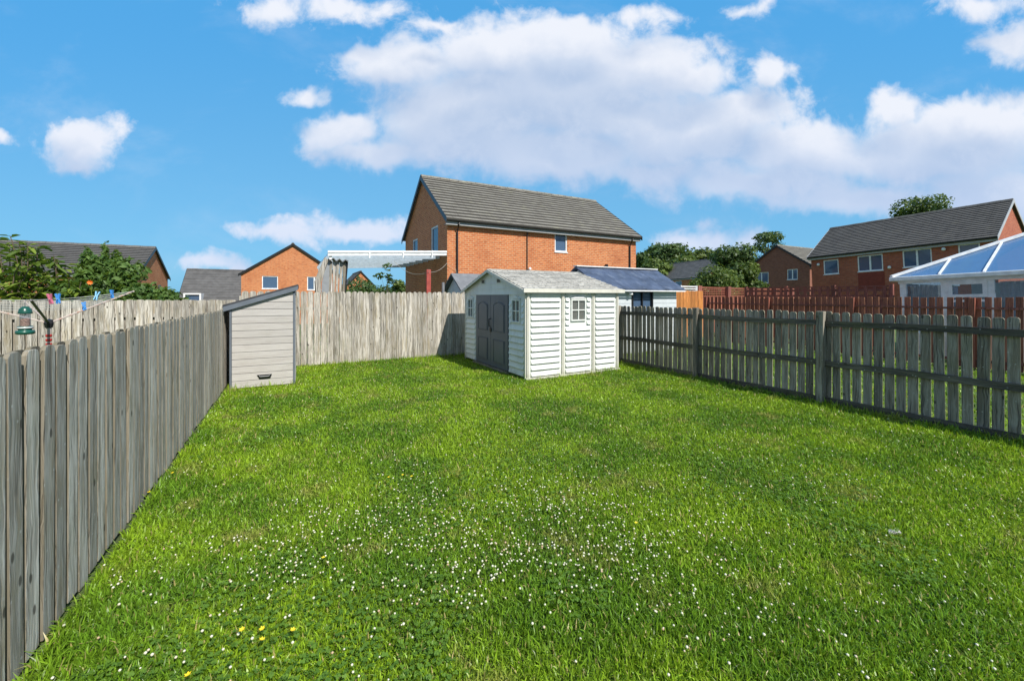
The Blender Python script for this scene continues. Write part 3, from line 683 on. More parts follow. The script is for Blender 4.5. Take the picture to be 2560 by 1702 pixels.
for sgn in (0, 1):
    for x0 in (-.125, SL+.081):
        y_ = lambda y: y if not sgn else SW-y
        tm.prism([(x0, y_(-ov-.001), SE-.10), (x0, y_(SW/2), SR-.075), (x0, y_(SW/2), SR-.006), (x0, y_(-ov-.001), SE-.036)], (.025, 0, 0), .5)
tm.build('roof_trim', M['vinyl_trim'], shed)
# things left of the doorway base
MB().box((-.09, .7, -.01), (-.0, 2.55, .045), .5).build('door_sill', M['wood_brown'], shed)

# ------------------------------------------------------------------ cream cupboard by the left fence
cb_ = thing('storage_cupboard', 'narrow cream boarded garden cupboard with sloping dark roof by the left fence', 'cupboard', (-.975, 8.80, 0), R(-1.5))
CWd, CD, HL, HR = 1.04, .85, 1.52, 1.85
top = lambda x: HL+(HR-HL)*x/CWd
nb_ = 14; bd = MB(); bh = (HR+.0)/nb_
for i in range(nb_):
    z0 = .03+i*(HR-.03)/nb_; z1 = z0+(HR-.03)/nb_-.007
    poly = [(.035, 0, z0), (CWd-.035, 0, z0)]
    if z1 <= top(.035): poly += [(CWd-.035, 0, z1), (.035, 0, z1)]
    else:
        xr = CWd-.035; zr = min(z1, top(xr)); poly = []
        xs = (z0-HL)/(HR-HL)*CWd if z0 > top(.035) else .035
        if xs > xr-.02: continue
        poly = [(xs, 0, z0), (xr, 0, z0), (xr, 0, zr)]
        xt = (z1-HL)/(HR-HL)*CWd
        if xt < xr: poly += [(xt, 0, z1)]
        if z0 <= top(.035): poly += [(.035, 0, top(.035))]
    bd.prism(poly, (0, .02, 0))
bd.build('front_boards', M['boxwood'], cb_, bevel=.003)
bk = MB(); bk.prism([(.02,.022,.02),(CWd-.02,.022,.02),(CWd-.02,.022,top(CWd-.02)-.01),(.02,.022,top(.02)-.01)], (0,CD,0), .5); bk.build('carcass', M['boxframe'], cb_)
fm = MB(); fm.box((0,-.012,0),(.033,.03,top(0)),.5); fm.box((CWd-.033,-.012,0),(CWd,.03,top(CWd)),.5); fm.build('frame', M['boxframe'], cb_, bevel=.003)
sd = MB()
for i in range(12): z0 = .03+i*.152; sd.box((CWd-.018, .035, z0), (CWd+.004, CD, z0+.145)) 
sd.build('side_boards', M['boxwood'], cb_)
rp = MB(); rp.prism([(-.10,-.035,HL-.05),(CWd+.05,-.035,HR+.005),(CWd+.05,-.035,HR+.075),(-.10,-.035,HL+.02)], (0, CD+.2, 0), .5); rp.build('roof', M['felt'], cb_, bevel=.004)
fb = MB(); fb.prism([(-.09,-.055,HL-.10),(CWd+.05,-.055,HR-.035),(CWd+.05,-.055,HR+.04),(-.09,-.055,HL-.015)], (0, .018, 0), .5); fb.build('bargeboard', M['boxframe'], cb_)
hd = MB(); hd.prism([(.42,-.002,.245),(.66,-.002,.245),(.635,-.002,.17),(.46,-.002,.17)], (0,-.012,0), .5); o = hd.build('handle', M['black'], cb_, bevel=.002)
g2 = MB(); g2.tube([(.46,-.016,.225),(.47,-.045,.215),(.61,-.045,.215),(.62,-.016,.225)], .010, 6); g2.build('grip', M['steel'], o)

# ------------------------------------------------------------------ houses
def wall_holes(b, org, ux, inn, L, H, holes, depth=.09, z0=-3.2):
    org = Vector(org); ux = Vector(ux); inn = Vector(inn); up = Vector((0,0,1))
    xs = sorted(set([0, L]+[h[0] for h in holes]+[h[1] for h in holes])); zs = sorted(set([z0, H]+[h[2] for h in holes]+[h[3] for h in holes]))
    P_ = lambda x, z, d=0: org+ux*x+up*z+inn*d
    for i in range(len(xs)-1):
        for j in range(len(zs)-1):
            cx, cz = (xs[i]+xs[i+1])/2, (zs[j]+zs[j+1])/2
            if any(h[0] < cx < h[1] and h[2] < cz < h[3] for h in holes): continue
            b.add([P_(xs[i],zs[j]), P_(xs[i+1],zs[j]), P_(xs[i+1],zs[j+1]), P_(xs[i],zs[j+1])], [(0,1,2,3)], .5)
    for x0, x1, a, c in holes:
        q = [P_(x0,a), P_(x1,a), P_(x1,c), P_(x0,c), P_(x0,a,depth), P_(x1,a,depth), P_(x1,c,depth), P_(x0,c,depth)]
        b.add(q, [(1,0,4,5),(2,1,5,6),(3,2,6,7),(0,3,7,4)], .5)
def win(root, org, ux, inn, h, mull=1, curtain=None):
    org = Vector(org); ux = Vector(ux); inn = Vector(inn); up = Vector((0,0,1)); x0, x1, z0, z1 = h; b = MB(); t = .065
    def bar(s0, s1, a, c, d0=.03, d1=.09): b.prism([org+ux*s0+up*a+inn*d0, org+ux*s1+up*a+inn*d0, org+ux*s1+up*c+inn*d0, org+ux*s0+up*c+inn*d0], inn*(d1-d0), .5)
    bar(x0, x0+t, z0, z1); bar(x1-t, x1, z0, z1); bar(x0+t, x1-t, z0, z0+t); bar(x0+t, x1-t, z1-t, z1)
    for k in range(1, mull):
        m_ = x0+(x1-x0)*k/mull; bar(m_-.045, m_+.045, z0+t, z1-t)
    bar(x0-.03, x1+.03, z0-.045, z0, -.035, .088)
    o = b.build('window', M['upvc'], root)
    g_ = MB()
    g_.prism([org+ux*(x0+t)+up*(z0+t)+inn*.075, org+ux*(x1-t)+up*(z0+t)+inn*.075, org+ux*(x1-t)+up*(z1-t)+inn*.075, org+ux*(x0+t)+up*(z1-t)+inn*.075], inn*.006, .5)
    g_.build('pane', M['glass'], o)
    c_ = MB(); n = 26
    def sheet(a, c):
        pts = [(a+(c-a)*i/n) for i in range(n+1)]
        vs = [org+ux*p_+up*(z0+t)+inn*(.2+.03*math.sin(i*1.9)) for i, p_ in enumerate(pts)]+[org+ux*p_+up*(z1-t)+inn*(.2+.03*math.sin(i*1.9)) for i, p_ in enumerate(pts)]
        c_.add(vs, [(i, i+1, n+2+i, n+1+i) for i in range(n)], .5)
    if curtain:
        if curtain[0] == 'full': sheet(x0+.02, x1-.02)
        elif curtain[0] == 'sides': sheet(x0+.02, x0+(x1-x0)*.28); sheet(x1-(x1-x0)*.28, x1-.02)
        elif curtain[0] == 'left': sheet(x0+.02, x0+(x1-x0)*.5)
        c_.build('curtain', M[curtain[1]], o)
def house(name, label, p0, yaw, L, W_, He, Hr, brick='brick', tiles='tiles', front=(), left=(), right=(), courses=14, group=None, z=0., pipes=(), ov=.25, extras=None, verge='black', gover=.12):
    root = thing(name, label, 'house', (p0[0], p0[1], z), yaw, group)
    X, Y = Vector((1,0,0)), Vector((0,1,0)); wl = MB(); F = [h[0] for h in front]; Lf = [h[0] for h in left]; Rt = [h[0] for h in right]
    wall_holes(wl, (0,0,0), X, Y, L, He, F); wall_holes(wl, (L,W_,0), -X, -Y, L, He, [])
    wall_holes(wl, (0,W_,0), -Y, X, W_, He, Lf); wall_holes(wl, (L,0,0), Y, -X, W_, He, Rt)
    s = (Hr-He)/(W_/2)
    wl.add([(0,0,He),(0,W_,He),(0,W_/2,Hr-.05)], [(0,2,1)], .5); wl.add([(L,0,He),(L,W_,He),(L,W_/2,Hr-.05)], [(0,1,2)], .5)
    wl.build('wall', M[brick], root)
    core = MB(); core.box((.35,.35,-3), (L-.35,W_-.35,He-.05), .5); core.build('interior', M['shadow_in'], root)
    for h, mu, cu in front: win(root, (0,0,0), X, Y, h, mu, cu)
    for h, mu, cu in left: win(root, (0,W_,0), -Y, X, h, mu, cu)
    for h, mu, cu in right: win(root, (L,0,0), Y, -X, h, mu, cu)
    rf = MB(); x0, x1 = -gover, L+gover
    for side in (0, 1):
        for i in range(courses):
            t0, t1 = i/courses, (i+1)/courses
            def pt(x, t, up):
                y = -ov+(W_/2+ov)*t; zz = He-ov*s+(Hr-He+ov*s)*t+up; return (x, y if not side else W_-y, zz)
            jx = random.uniform(-.01, .01)
            vs = [pt(x0,t0,.075),pt(x1,t0,.075),pt(x1,t1,.03),pt(x0,t1,.03),pt(x0,t0,.0),pt(x1,t0,.0),pt(x1,t1,.0),pt(x0,t1,.0)]
            tm_ = t0+(t1-t0)*.70; u_ = .03+.045*.30
            vs += [pt(x0,tm_,u_), pt(x1,tm_,u_)]
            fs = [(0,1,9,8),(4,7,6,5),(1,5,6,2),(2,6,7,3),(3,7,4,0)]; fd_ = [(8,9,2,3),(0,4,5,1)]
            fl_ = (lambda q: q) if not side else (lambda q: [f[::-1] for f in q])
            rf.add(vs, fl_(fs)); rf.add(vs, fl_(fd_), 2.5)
    rf.build('roof', M[tiles], root)
    rc = MB(); n = max(4, int(L/.45))
    for i in range(n):
        a, c = x0+(x1-x0)*i/n+.006, x0+(x1-x0)*(i+1)/n-.006; hz = random.uniform(-.008, .008)
        rc.prism([(a,W_/2-.15,Hr-.02+hz),(a,W_/2-.09,Hr+.085+hz),(a,W_/2,Hr+.12+hz),(a,W_/2+.09,Hr+.085+hz),(a,W_/2+.15,Hr-.02+hz)], (c-a,0,0))
    rc.build('ridge_tiles', M[tiles], root)
    for xx in (x0-.03, x1+.002):
        for side in (0, 1):
            yy = lambda y: y if not side else W_-y
            vg = MB(); vg.prism([(xx,yy(-ov-.02),He-ov*s-.16),(xx,yy(W_/2),Hr-.15),(xx,yy(W_/2),Hr+.06),(xx,yy(-ov-.02),He-ov*s+.06)], (.028,0,0), .5)
            vg.build('bargeboard', M[verge] if verge in M else M['gutter'], root)
    fa = MB(); fa.box((x0,-.20,He-ov*s-.19),(x1,-.175,He-ov*s+.04),.5); fa.box((x0,-.175,He-ov*s-.19),(x1,-.005,He-ov*s-.17),.5); fa.build('fascia', M['fascia'], root)
    gt = MB(); gy, gz = -.262, He-ov*s-.015
    prof = [(.055*math.cos(a), .055*math.sin(a)) for a in [math.pi+math.pi*k/6 for k in range(7)]]
    gt.prism([(x0,gy+p_[0],gz+p_[1]) for p_ in prof], (x1-x0,0,0), .5); gt.build('gutter', M['gutter'], root)
    for px_ in pipes:
        MB().tube([(px_,gy,gz-.04),(px_,gy,gz-.12),(px_,-.06,gz-.42),(px_,-.06,-.2)], .038, 8).build('downpipe', M['gutter'], root)
    return root
def wall_px(p0, yaw, x, y):
    """(distance along wall, height) where a sight line meets a vertical wall through p0 running along yaw"""
    dx, dy = ray(x); ux, uy = math.cos(yaw), math.sin(yaw)
    det = dx*(-uy)-dy*(-ux); t = (p0[0]*(-uy)-p0[1]*(-ux))/det; s = (dx*p0[1]-dy*p0[0])/det
    return s, CAMH+(740-y)/FPX*t
def rect_px(p0, yaw, x0, y0, x1, y1, z=0, flip=None):
    a, h1 = wall_px(p0, yaw, x0, y0); c, h0 = wall_px(p0, yaw, x1, y1); a, c = min(a, c), max(a, c)
    xm = (x0+x1)/2; h1 = wall_px(p0, yaw, xm, y0)[1]; h0 = wall_px(p0, yaw, xm, y1)[1]
    if flip: a, c = flip-c, flip-a
    return (a, c, h0-z, h1-z)
# A: the detached brick pair behind the garden
pA = (5.63, 15.84)
hA = house('brick_house', 'large orange brick house with grey tiled roof right behind the white shed', pA, 0, 10.65, 6.9, 5.02, 7.48, 'brick', 'tiles', ov=.3,
    front=[(rect_px(pA, 0, 1387, 572, 1418, 630), 1, None)],
    left=[(rect_px(pA, R(90), 1077, 566, 1095, 634, flip=6.9), 1, None), (rect_px(pA, R(90), 1031, 598, 1044, 650, flip=6.9), 1, ('full','curtain'))], courses=15, pipes=(.42, 10.15))
a1 = wall_px(pA, 0, 1317, 700)[0]
MB().tube([(a1,-.04,4.75),(a1,-.04,.2)], .022, 6).build('waste_pipe', M['gutter'], hA)
a2, h2 = wall_px(pA, 0, 1512, 667); sl = MB(); sl.box((a2-.06,-.05,h2-.05),(a2+.06,0,h2+.05),.5); sl.box((a2-.05,-.2,h2-.02),(a2+.05,-.05,h2+.12),.5); sl.build('wall_light', M['black'], hA, bevel=.01)
a3, h3 = wall_px(pA, 0, 1322, 672); MB().lathe([(.0,.06),(.05,.05),(.07,0),(.06,-.05),(0,-.06)], (a3,-.1,h3), 10).build('wall_light', M['white_pl'], hA)
# B: terrace on the right
pB, yB, LB, TB = (35.0, 15.94), R(-90), 9.26, R(2.35)
def rB(x0, y0, x1, y1):
    a, c, h0, h1 = rect_px(pB, yB, x0, y0, x1, y1); k = (a+c)/2*math.tan(TB); return (a, c, h0-k, h1-k)
hB = house('brick_house', 'red brown brick terrace with four upper windows and dark tiled roof on the right', pB, yB, LB, 7.0, 4.82, 7.15, 'brick_red', 'tiles_dark', verge='fascia', ov=.3,
    front=[(rB(2065, 649, 2103, 685), 1, None), (rB(2151, 637, 2215, 677), 2, ('left','curtain')), (rB(2265, 622, 2339, 666), 2, ('left','curtain_dark')), (rB(2406, 608, 2462, 650), 1, None)], courses=18)
hB.rotation_euler = (0, -TB, yB)
rx = rB(2151, 681, 2217, 722); MB().box((rx[0],-.03,rx[2]),(rx[1],-.002,rx[3]),.5).build('hung_tile_panel', M['panel_red'], hB)
for (x, y) in ((2054,661),(2371,622),(2232,668)):
    a_, h_ = wall_px(pB, yB, x, y); h_ -= a_*math.tan(TB); MB().lathe([(0,.10),(.07,.08),(.10,0),(.08,-.08),(0,-.10)], (a_,-.11,h_), 10).build('wall_light', M['white_pl'], hB)
# C: dark gable end left of the terrace
pC = (46.0, 21.3)
house('brick_house', 'brown brick house showing its shaded gable end with two white windows, left of the terrace', pC, 0, 12, 6.3, 4.95, 7.15, 'brick_dark', 'tiles', ov=.25,
    left=[(rect_px(pC, R(90), 1887, 681, 1921, 708, flip=6.3), 2, ('sides','curtain')), (rect_px(pC, R(90), 1968, 673, 1994, 699, flip=6.3), 2, ('left','curtain'))], courses=13)
# D: distant house in the trees
pD, pD1 = (56.8, 52.0), (52.9, 38.1); yD = math.atan2(pD1[1]-pD[1], pD1[0]-pD[0])
house('brick_house', 'distant dark roofed house among the trees behind the pale cabin', pD, yD, math.hypot(3.9, 13.9), 8.5, 4.6, 7.5, 'brick', 'tiles_plain', courses=13,
    front=[(rect_px(pD, yD, 1688, 703, 1704, 716), 1, None)])
# E: slate roof far left
pE = (-29.5, 52.0)
pE = on_Y(446, 700, 52.0)
house('brick_house', 'distant house with plain dark roof left of the orange gable', (pE.x, 52.0), 0, 11.5, 9, 3.5, 4.85+2.2, 'brick_dark', 'tiles_plain', z=-2.4, courses=13,
    front=[])
o = None
# F: orange gable facing the camera
pF = on_Y(849, 700, 42.0); pFl = on_Y(603, 700, 42.0); WF = pF.x-pFl.x
fz = -1.3
house('brick_house', 'orange brick house with its sunlit gable and two white windows above the grey cupboard', (pF.x, 42.0), R(90), 9, WF, 5.0, 7.75, 'brick', 'tiles_dark', z=fz, courses=13, ov=.2,
    left=[(rect_px((pFl.x, 42.0), 0, 655, 690, 695, 722, fz), 1, ('full','curtain')), (rect_px((pFl.x, 42.0), 0, 768, 692, 803, 725, fz), 2, ('full','curtain'))])
# G: left terrace
k_ = 1.8; pG = (-5.3*k_-17, 21.0*k_-.2)
zG = CAMH+.9*k_-5.0
house('brick_house', 'long dark roofed terrace with an orange gable end behind the leafy shrubs on the left', pG, 0, 17, 4.5*k_, 5.0, 5.0+1.22*k_, 'brick', 'tiles_dark', z=zG, courses=16, ov=.25,
    front=[((9.2,10.6,3.4,4.4),2,('full','curtain')), ((5.2,6.8,3.4,4.4),2,None), ((12.6,14.2,3.4,4.4),2,('sides','curtain'))],
    right=[((5.2,6.3,3.3,4.3),1,None)])
# H: small far gable seen under the canopy
pH = on_Y(935, 700, 60.0); pHl = on_Y(868, 700, 60.0)
house('brick_house', 'small far gabled brick house seen under the white canopy', (pH.x, 60.0), R(90), 8, pH.x-pHl.x, 5.0, 6.9, 'brick', 'tiles_dark', z=on_Y(900, 712, 60.0).z-5.0, courses=9)
# window of E as a dormer-like white frame
a = on_Y(462, 731, 51.9)
wE = MB(); pE0 = on_Y(461, 733, 51.75); pE1 = on_Y(505, 748, 51.75)
dz0, dz1 = pE1.z-.9, pE0.z
rt = [o for o in bpy.data.objects if o.get('label', '').startswith('distant house with plain')][0]
lx0, lx1 = pE0.x-rt.location.x, pE1.x-rt.location.x; zz = rt.location.z
for (x0_, x1_, a_, c_) in ((lx0, lx0+.14, dz0, dz1), (lx1-.14, lx1, dz0, dz1), (lx0+.14, lx1-.14, dz1-.14, dz1), (lx0+.14, lx1-.14, dz0, dz0+.14)): wE.box((x0_, -.75, a_-zz), (x1_, 1.2, c_-zz), .5)
o = wE.build('dormer', M['upvc'], rt); MB().box((lx0+.14, -.6, dz0+.14-zz), (lx1-.14, -.55, dz1-.14-zz), .5).build('pane', M['glass'], o)

# ------------------------------------------------------------------ white canopy against the house gable
cx0, cx1, cy0, cy1 = 1.15, 5.62, 15.9, 22.6; zc0, zc1 = 3.19, 3.42
cano = thing('canopy', 'white framed lean-to canopy fixed to the gable wall of the big brick house', 'canopy', (cx0, cy0, 0))
LX_, LY_ = cx1-cx0, cy1-cy0; cz = lambda x: zc0+(zc1-zc0)*x/LX_
b = MB(); b.prism([(0,-.03,cz(0)-.05),(LX_,-.03,cz(LX_)-.05),(LX_,-.03,cz(LX_)+.14),(0,-.03,cz(0)+.14)], (0,.05,0), .5)
b.prism([(0,-.06,cz(0)+.06),(LX_,-.06,cz(LX_)+.06),(LX_,-.06,cz(LX_)+.12),(0,-.06,cz(0)+.12)], (0,.029,0), .5); b.build('front_beam', M['upvc'], cano)
for k in range(1, 9):
    y = LY_*k/8; b = MB(); b.prism([(0,y,cz(0)-.12),(LX_-.01,y,cz(LX_)-.12),(LX_-.01,y,cz(LX_)+.015),(0,y,cz(0)+.015)], (0,.05,0), .5); b.build('rafter', M['upvc'], cano)
b = MB(); b.prism([(0,.03,cz(0)+.02),(LX_-.01,.03,cz(LX_)+.02),(LX_-.01,.03,cz(LX_)+.035),(0,.03,cz(0)+.035)], (0,LY_,0), .5); b.build('roof_sheet', M['poly'], cano)
for (x_, y_) in ((.05,.02),(.05,LY_-.05)):
    b = MB(); b.box((x_,y_,0),(x_+.09,y_+.09,cz(0)-.02),.5); b.build('post', M['upvc'], cano)
for t in (.32,.60,.86):
    b = MB(); b.box((LX_*t-.02,-.075,cz(LX_*t)-.14),(LX_*t+.02,-.061,cz(LX_*t)+.15),.5); b.build('bracket', M['upvc'], cano)

# weathered corrugated screen at the canopy's left end
scr = thing('board_screen', 'leaning weathered wavy board screen rising above the back fence left of the canopy', 'screen', (0, 14.0, 0))
def strip(pxs, y, th, matn, nm='board'):
    b = MB(); pts = [on_Y(x_, y_, y) for x_, y_ in pxs]; b.prism([Vector((p.x, 0, p.z)) for p in pts], (0, th, 0)); return b.build(nm, M[matn], scr, bevel=.008)
strip([(788,735),(803,735),(803,706),(822,652),(812,642),(787,700)], 14.0, .10, 'wood')
strip([(786,702),(788,735),(791,735),(789,702)], 13.97, .02, 'black')
strip([(803,735),(822,735),(824,648),(815,662),(804,706)], 14.12, .03, 'canopy')
for i in range(5):
    x0_, x1_ = 822+i*8.6, 822+(i+1)*8.6-.6; t0_, t1_ = 650+[-3,3,2,6,3][i], 650+[4,6,2,3,0][i]
    strip([(x0_,735),(x1_-2,735),(x1_+2,t1_),(x0_+2,t0_)], 13.93+(i % 2)*.05, .05, 'wood' if i in (1,3,2) else 'wood_dark')
strip([(862,735),(865,735),(872,650),(867,652)], 13.9, .04, 'black')
b = MB(); pts = []
for i in range(19): p = on_Y(822+i*2.7, 648+3*math.sin(i*1.1)+i*.35, 13.86); pts.append((p.x, 0, p.z))
for i in range(18): b.prism([(pts[i][0],-.14,pts[i][2]),(pts[i+1][0],-.14,pts[i+1][2]),(pts[i+1][0],-.14,pts[i+1][2]+.03),(pts[i][0],-.14,pts[i][2]+.03)], (0,.6,0), .5)
b.build('corrugated_top', M['felt_grey'], scr)

# red post, steel post, cable
p0 = on_Y(1071, 674, 13.2); b = MB(); b.box((-.075,-.05,0),(.075,.05,p0.z),.5)
tag(b.build('clothes_post', M['red_post'], loc=(p0.x, 13.2, 0), bevel=.01), 'worn red painted post standing behind the back fence', 'post')
p1 = on_Y(1108, 706, 12.9); tag(MB().tube([(0,0,0),(0,0,p1.z)], .05, 10).build('steel_post', M['steel'], loc=(p1.x, 12.9, 0)), 'grey metal post behind the back fence near the house corner', 'post')
A_ = on_Y(1117, 658, 15.75); B_ = on_Y(1071, 680, 13.1); C_ = on_Y(985, 652, 15.8)
def sag(a, b_, s, n=14): return [a.lerp(b_, t/n)-Vector((0,0,s*4*(t/n)*(1-t/n))) for t in range(n+1)]
b = MB().tube(sag(A_, B_, .12)+sag(B_, C_, .25)[1:], .008, 5)
tag(b.build('hanging_cable', M['cable']), 'thin pale cable sagging from the house corner past the red post', 'cable')
A2 = on_Y(1119, 660, 15.76); b = MB().tube([A2, A2+Vector((.35,0,-.2)), A2+Vector((.55,0,-.9)), A2+Vector((.75,-.0,-1.6))], .009, 5)
tag(b.build('hanging_cable', M['cable']), 'pale loose cable drooping down the brick wall by the downpipe', 'cable')
# small grey roofed playhouse behind the back fence
gx = on_Y(1150, 729, 12.0); gr_ = on_Y(1172, 685, 12.75)
ph = thing('playhouse', 'small grey roofed playhouse peeping between back fence and white shed', 'shed', (gx.x+.12, 12.0, 0))
GL, GW, GE, GR = 1.5, 1.5, 1.88, gr_.z-.05
b = MB(); b.box((0,0,0),(GL,GW,GE),.5); b.build('wall', M['brick_red'] if False else M['cabin'], ph)
b = MB(); b.prism([(-.15,-.2,GE-.08),(-.15,GW/2,GR),(-.15,GW+.2,GE-.08),(-.15,GW+.2,GE-.02),(-.15,GW/2,GR+.06),(-.15,-.2,GE-.02)], (GL+.3,0,0), .5); b.build('roof', M['felt_grey'], ph)
b = MB(); b.prism([(0,0,GE),(0,GW,GE),(0,GW/2,GR-.02)], (GL,0,0), .5); b.build('gable', M['cabin'], ph)

# ------------------------------------------------------------------ pale cabin right of the shed
cab = thing('log_cabin', 'pale cabin with blue grey felt roof between white shed and orange fence panel', 'cabin', (7.72, 8.85, 0))
KL, KW, KE, KR = 3.15, 1.95, 1.93, 2.53
b = MB(); hx0 = on_Y(1582, 740, 8.85).x-7.72; hx1 = on_Y(1628, 740, 8.85).x-7.72
wall_holes(b, (0,0,0), (1,0,0), (0,1,0), KL, KE, [(hx0, hx1, 1.25, 1.80)], .06, 0); wall_holes(b, (0,KW,0), (0,-1,0), (1,0,0), KW, KE, [], .06, 0); wall_holes(b, (KL,0,0), (0,1,0), (-1,0,0), KW, KE, [], .06, 0); wall_holes(b, (KL,KW,0), (-1,0,0), (0,-1,0), KL, KE, [], .06, 0)
b.add([(0,0,KE),(0,KW,KE),(0,KW/2,KR)], [(0,2,1)], .5); b.add([(KL,0,KE),(KL,KW,KE),(KL,KW/2,KR)], [(0,1,2)], .5)
for i in range(14):
    z = .05+i*.13
    for s0, s1 in ([(0,KL)] if z+.12 < 1.2 or z > 1.82 else [(0,hx0-.07),(hx1+.07,KL)]): b.box((s0,-.012,z),(s1,-.001,z+.118),.5)
b.build('wall', M['cabin'], cab)
b = MB()
for (a_, c_, e_, f_) in ((hx0-.06,hx0,1.19,1.86),(hx1,hx1+.06,1.19,1.86),(hx0,hx1,1.19,1.25),(hx0,hx1,1.80,1.86)): b.box((a_,-.03,e_),(c_,.03,f_),.5)
wn = b.build('window', M['black'], cab); MB().box((hx0,.035,1.25),(hx1,.04,1.80),.5).build('pane', M['glass'], wn)
b = MB(); hm = (hx0+hx1)/2; b.box((hm-.02,-.02,1.25),(hm+.02,.034,1.80),.5); b.build('glazing_bar', M['black'], wn)
b = MB(); rnds = [.1,.5,.8,.3,.6]
def kz(y): return KE-.06+(KR-KE+.06)*(1-abs(y-KW/2)/(KW/2+.2))
for i in range(4):
    x0_, x1_ = -.15+i*(KL+.3)/4, -.15+(i+1)*(KL+.3)/4+.03; up = .004*(i % 2)
    for side in (0, 1):
        yy = lambda y: y if not side else KW-y
        b.prism([(x0_,yy(-.2),kz(-.2)+up),(x0_,yy(KW/2),KR+up+.03),(x0_,yy(KW/2),KR+.07+up),(x0_,yy(-.2),kz(-.2)+.04+up)], (x1_-x0_,0,0), rnds[i])
b.build('roof', M['felt_blue'], cab)
b = MB(); b.box((-.15,-.23,kz(-.2)-.035),(KL+.15,-.203,kz(-.2)+.0),.5); b.box((-.16,KW/2-.10,KR+.066),(KL+.16,KW/2+.10,KR+.095),.5); b.build('roof_edging', M['upvc'], cab)
p = (1.05,-.12,KE-.16); b = MB(); b.lathe([(0,.05),(.06,.03),(.06,-.03),(0,-.05)], p, 10); b.build('wall_light', M['white_pl'], cab)

# ------------------------------------------------------------------ fences beyond, on the right
def lattice_fence(name, label, a, c, H, tb, matn, n, cell=.16, postw=.1, postmat=None, rot=True, slats=False):
    a = Vector((*a, 0)); c = Vector((*c, 0)); d = c-a; L = d.length; root = thing(name, label, 'fence', a, math.atan2(d.y, d.x))
    bay = L/n
    for k in range(n+1):
        b = MB(); b.box((k*bay-postw/2,-postw/2,0),(k*bay+postw/2,postw/2,H+.04),random.random()); b.build('post', M[postmat or matn], root)
    for k in range(n):
        x0_, x1_ = k*bay+postw/2, (k+1)*bay-postw/2
        b = MB(); m_ = int((x1_-x0_)/.14); p_ = (x1_-x0_)/m_
        for i in range(m_): b.box((x0_+i*p_+.004,-.01,0),(x0_+(i+1)*p_-.004,.01,tb))
        b.box((x0_,-.03,tb-.05),(x1_,-.011,tb),.5); b.build('board_panel', M[matn], root)
        b = MB()
        b.box((x0_,-.02,H-.04),(x1_,.02,H),.5)
        if slats:
            z = tb+.06
            while z < H-.06: b.box((x0_,-.012,z),(x1_,.0,z+.03),.5); z += .085
            x = x0_+.12
            while x < x1_: b.box((x,.001,tb),(x+.03,.012,H-.04),.5); x += .17
        else:
            m_ = int((x1_-x0_)/cell); p_ = (x1_-x0_)/m_
            for i in range(m_): b.box((x0_+i*p_+p_*.3,-.012,tb),(x0_+i*p_+p_*.7,-.0,H-.04),.5)
            m_ = max(2, int((H-tb)/cell)); p_ = (H-tb-.04)/m_
            for i in range(m_): b.box((x0_,.001,tb+i*p_+p_*.3),(x1_,.012,tb+i*p_+p_*.7),.5)
        b.build('trellis', M[matn], root)
    return root
q0, q1 = at(1742, 740, 18.0), at(1976, 740, 25.0)
lattice_fence('trellis_fence', 'red brown fence with slatted trellis top and four stout posts behind the orange panel', (q0.x, q0.y), (q1.x, q1.y), 2.12, 1.72, 'wood_red', 4, postw=.32, postmat='wood_maroon', slats=True)
lattice_fence('trellis_fence', 'dark maroon fence with square holed trellis in front of the brick terrace', (17.2, 10.4), (17.2, 5.6), 2.05, 1.6, 'wood_maroon', 3, cell=.22)
q0, q1 = at(1702, 740, 17.0), at(1741, 740, 17.6)
rl = thing('white_railing', 'short white railing right of the cabin roof', 'railing', (q0.x, q0.y, 0), math.atan2(q1.y-q0.y, q1.x-q0.x)); ln = (q1-q0).length
for k in (0, 1): MB().box((k*ln-.03,-.03,0),(k*ln+.03,.03,2.15),.5).build('post', M['upvc'], rl)
for z in (1.9, 2.0, 2.1): MB().box((.03,-.02,z-.015),(ln-.03,.02,z+.03),.5).build('rail', M['upvc'], rl)
board_fence('picket_fence', 'red brown picket fence closing the far end of the garden beyond the dark fence', (7.5, 10.95), (13.4, 10.95), 1.62, [0, 1.95, 3.9, 5.85], .15, .12, 'flat', M['wood_red'], None, side=1, rails=[(.3,.06),(1.35,.05)], railmat=M['wood_maroon'], posth=1.6, tj=.003)

# ------------------------------------------------------------------ conservatory
con = thing('conservatory', 'white framed conservatory with blue glass hipped roof beyond the red brown fence', 'conservatory', (15.54, 4.80, 0), R(-90))
con.rotation_euler = (0, R(-2.0), R(-90))
QL, QW, QE, QR, AP = 6.2, 4.8, 2.22, 3.52, 2.46
def poly_bar(b, a, c, w_, h_):
    a = Vector(a); c = Vector(c); d = (c-a).normalized(); s = d.cross(Vector((0,0,1))).normalized()*w_/2; u = s.cross(d).normalized()*h_/2
    vs = [a-s-u, a+s-u, a+s+u, a-s+u, c-s-u, c+s-u, c+s+u, c-s+u]
    b.add(vs, [(0,3,2,1)[::-1], (4,5,6,7)[::-1], (0,1,5,4)[::-1], (1,2,6,5)[::-1], (2,3,7,6)[::-1], (3,0,4,7)[::-1]], .5)
def recalc(o):
    import bmesh
    bm = bmesh.new(); bm.from_mesh(o.data); bmesh.ops.recalc_face_normals(bm, faces=bm.faces); bm.to_mesh(o.data); bm.free()
apL, apR = Vector((AP, QW/2, QR)), Vector((QL, QW/2, QR))
eo = .14
cL0, cL1, cR0 = Vector((-eo,-eo,QE+.02)), Vector((-eo,QW+eo,QE+.02)), Vector((QL,-eo,QE+.02))
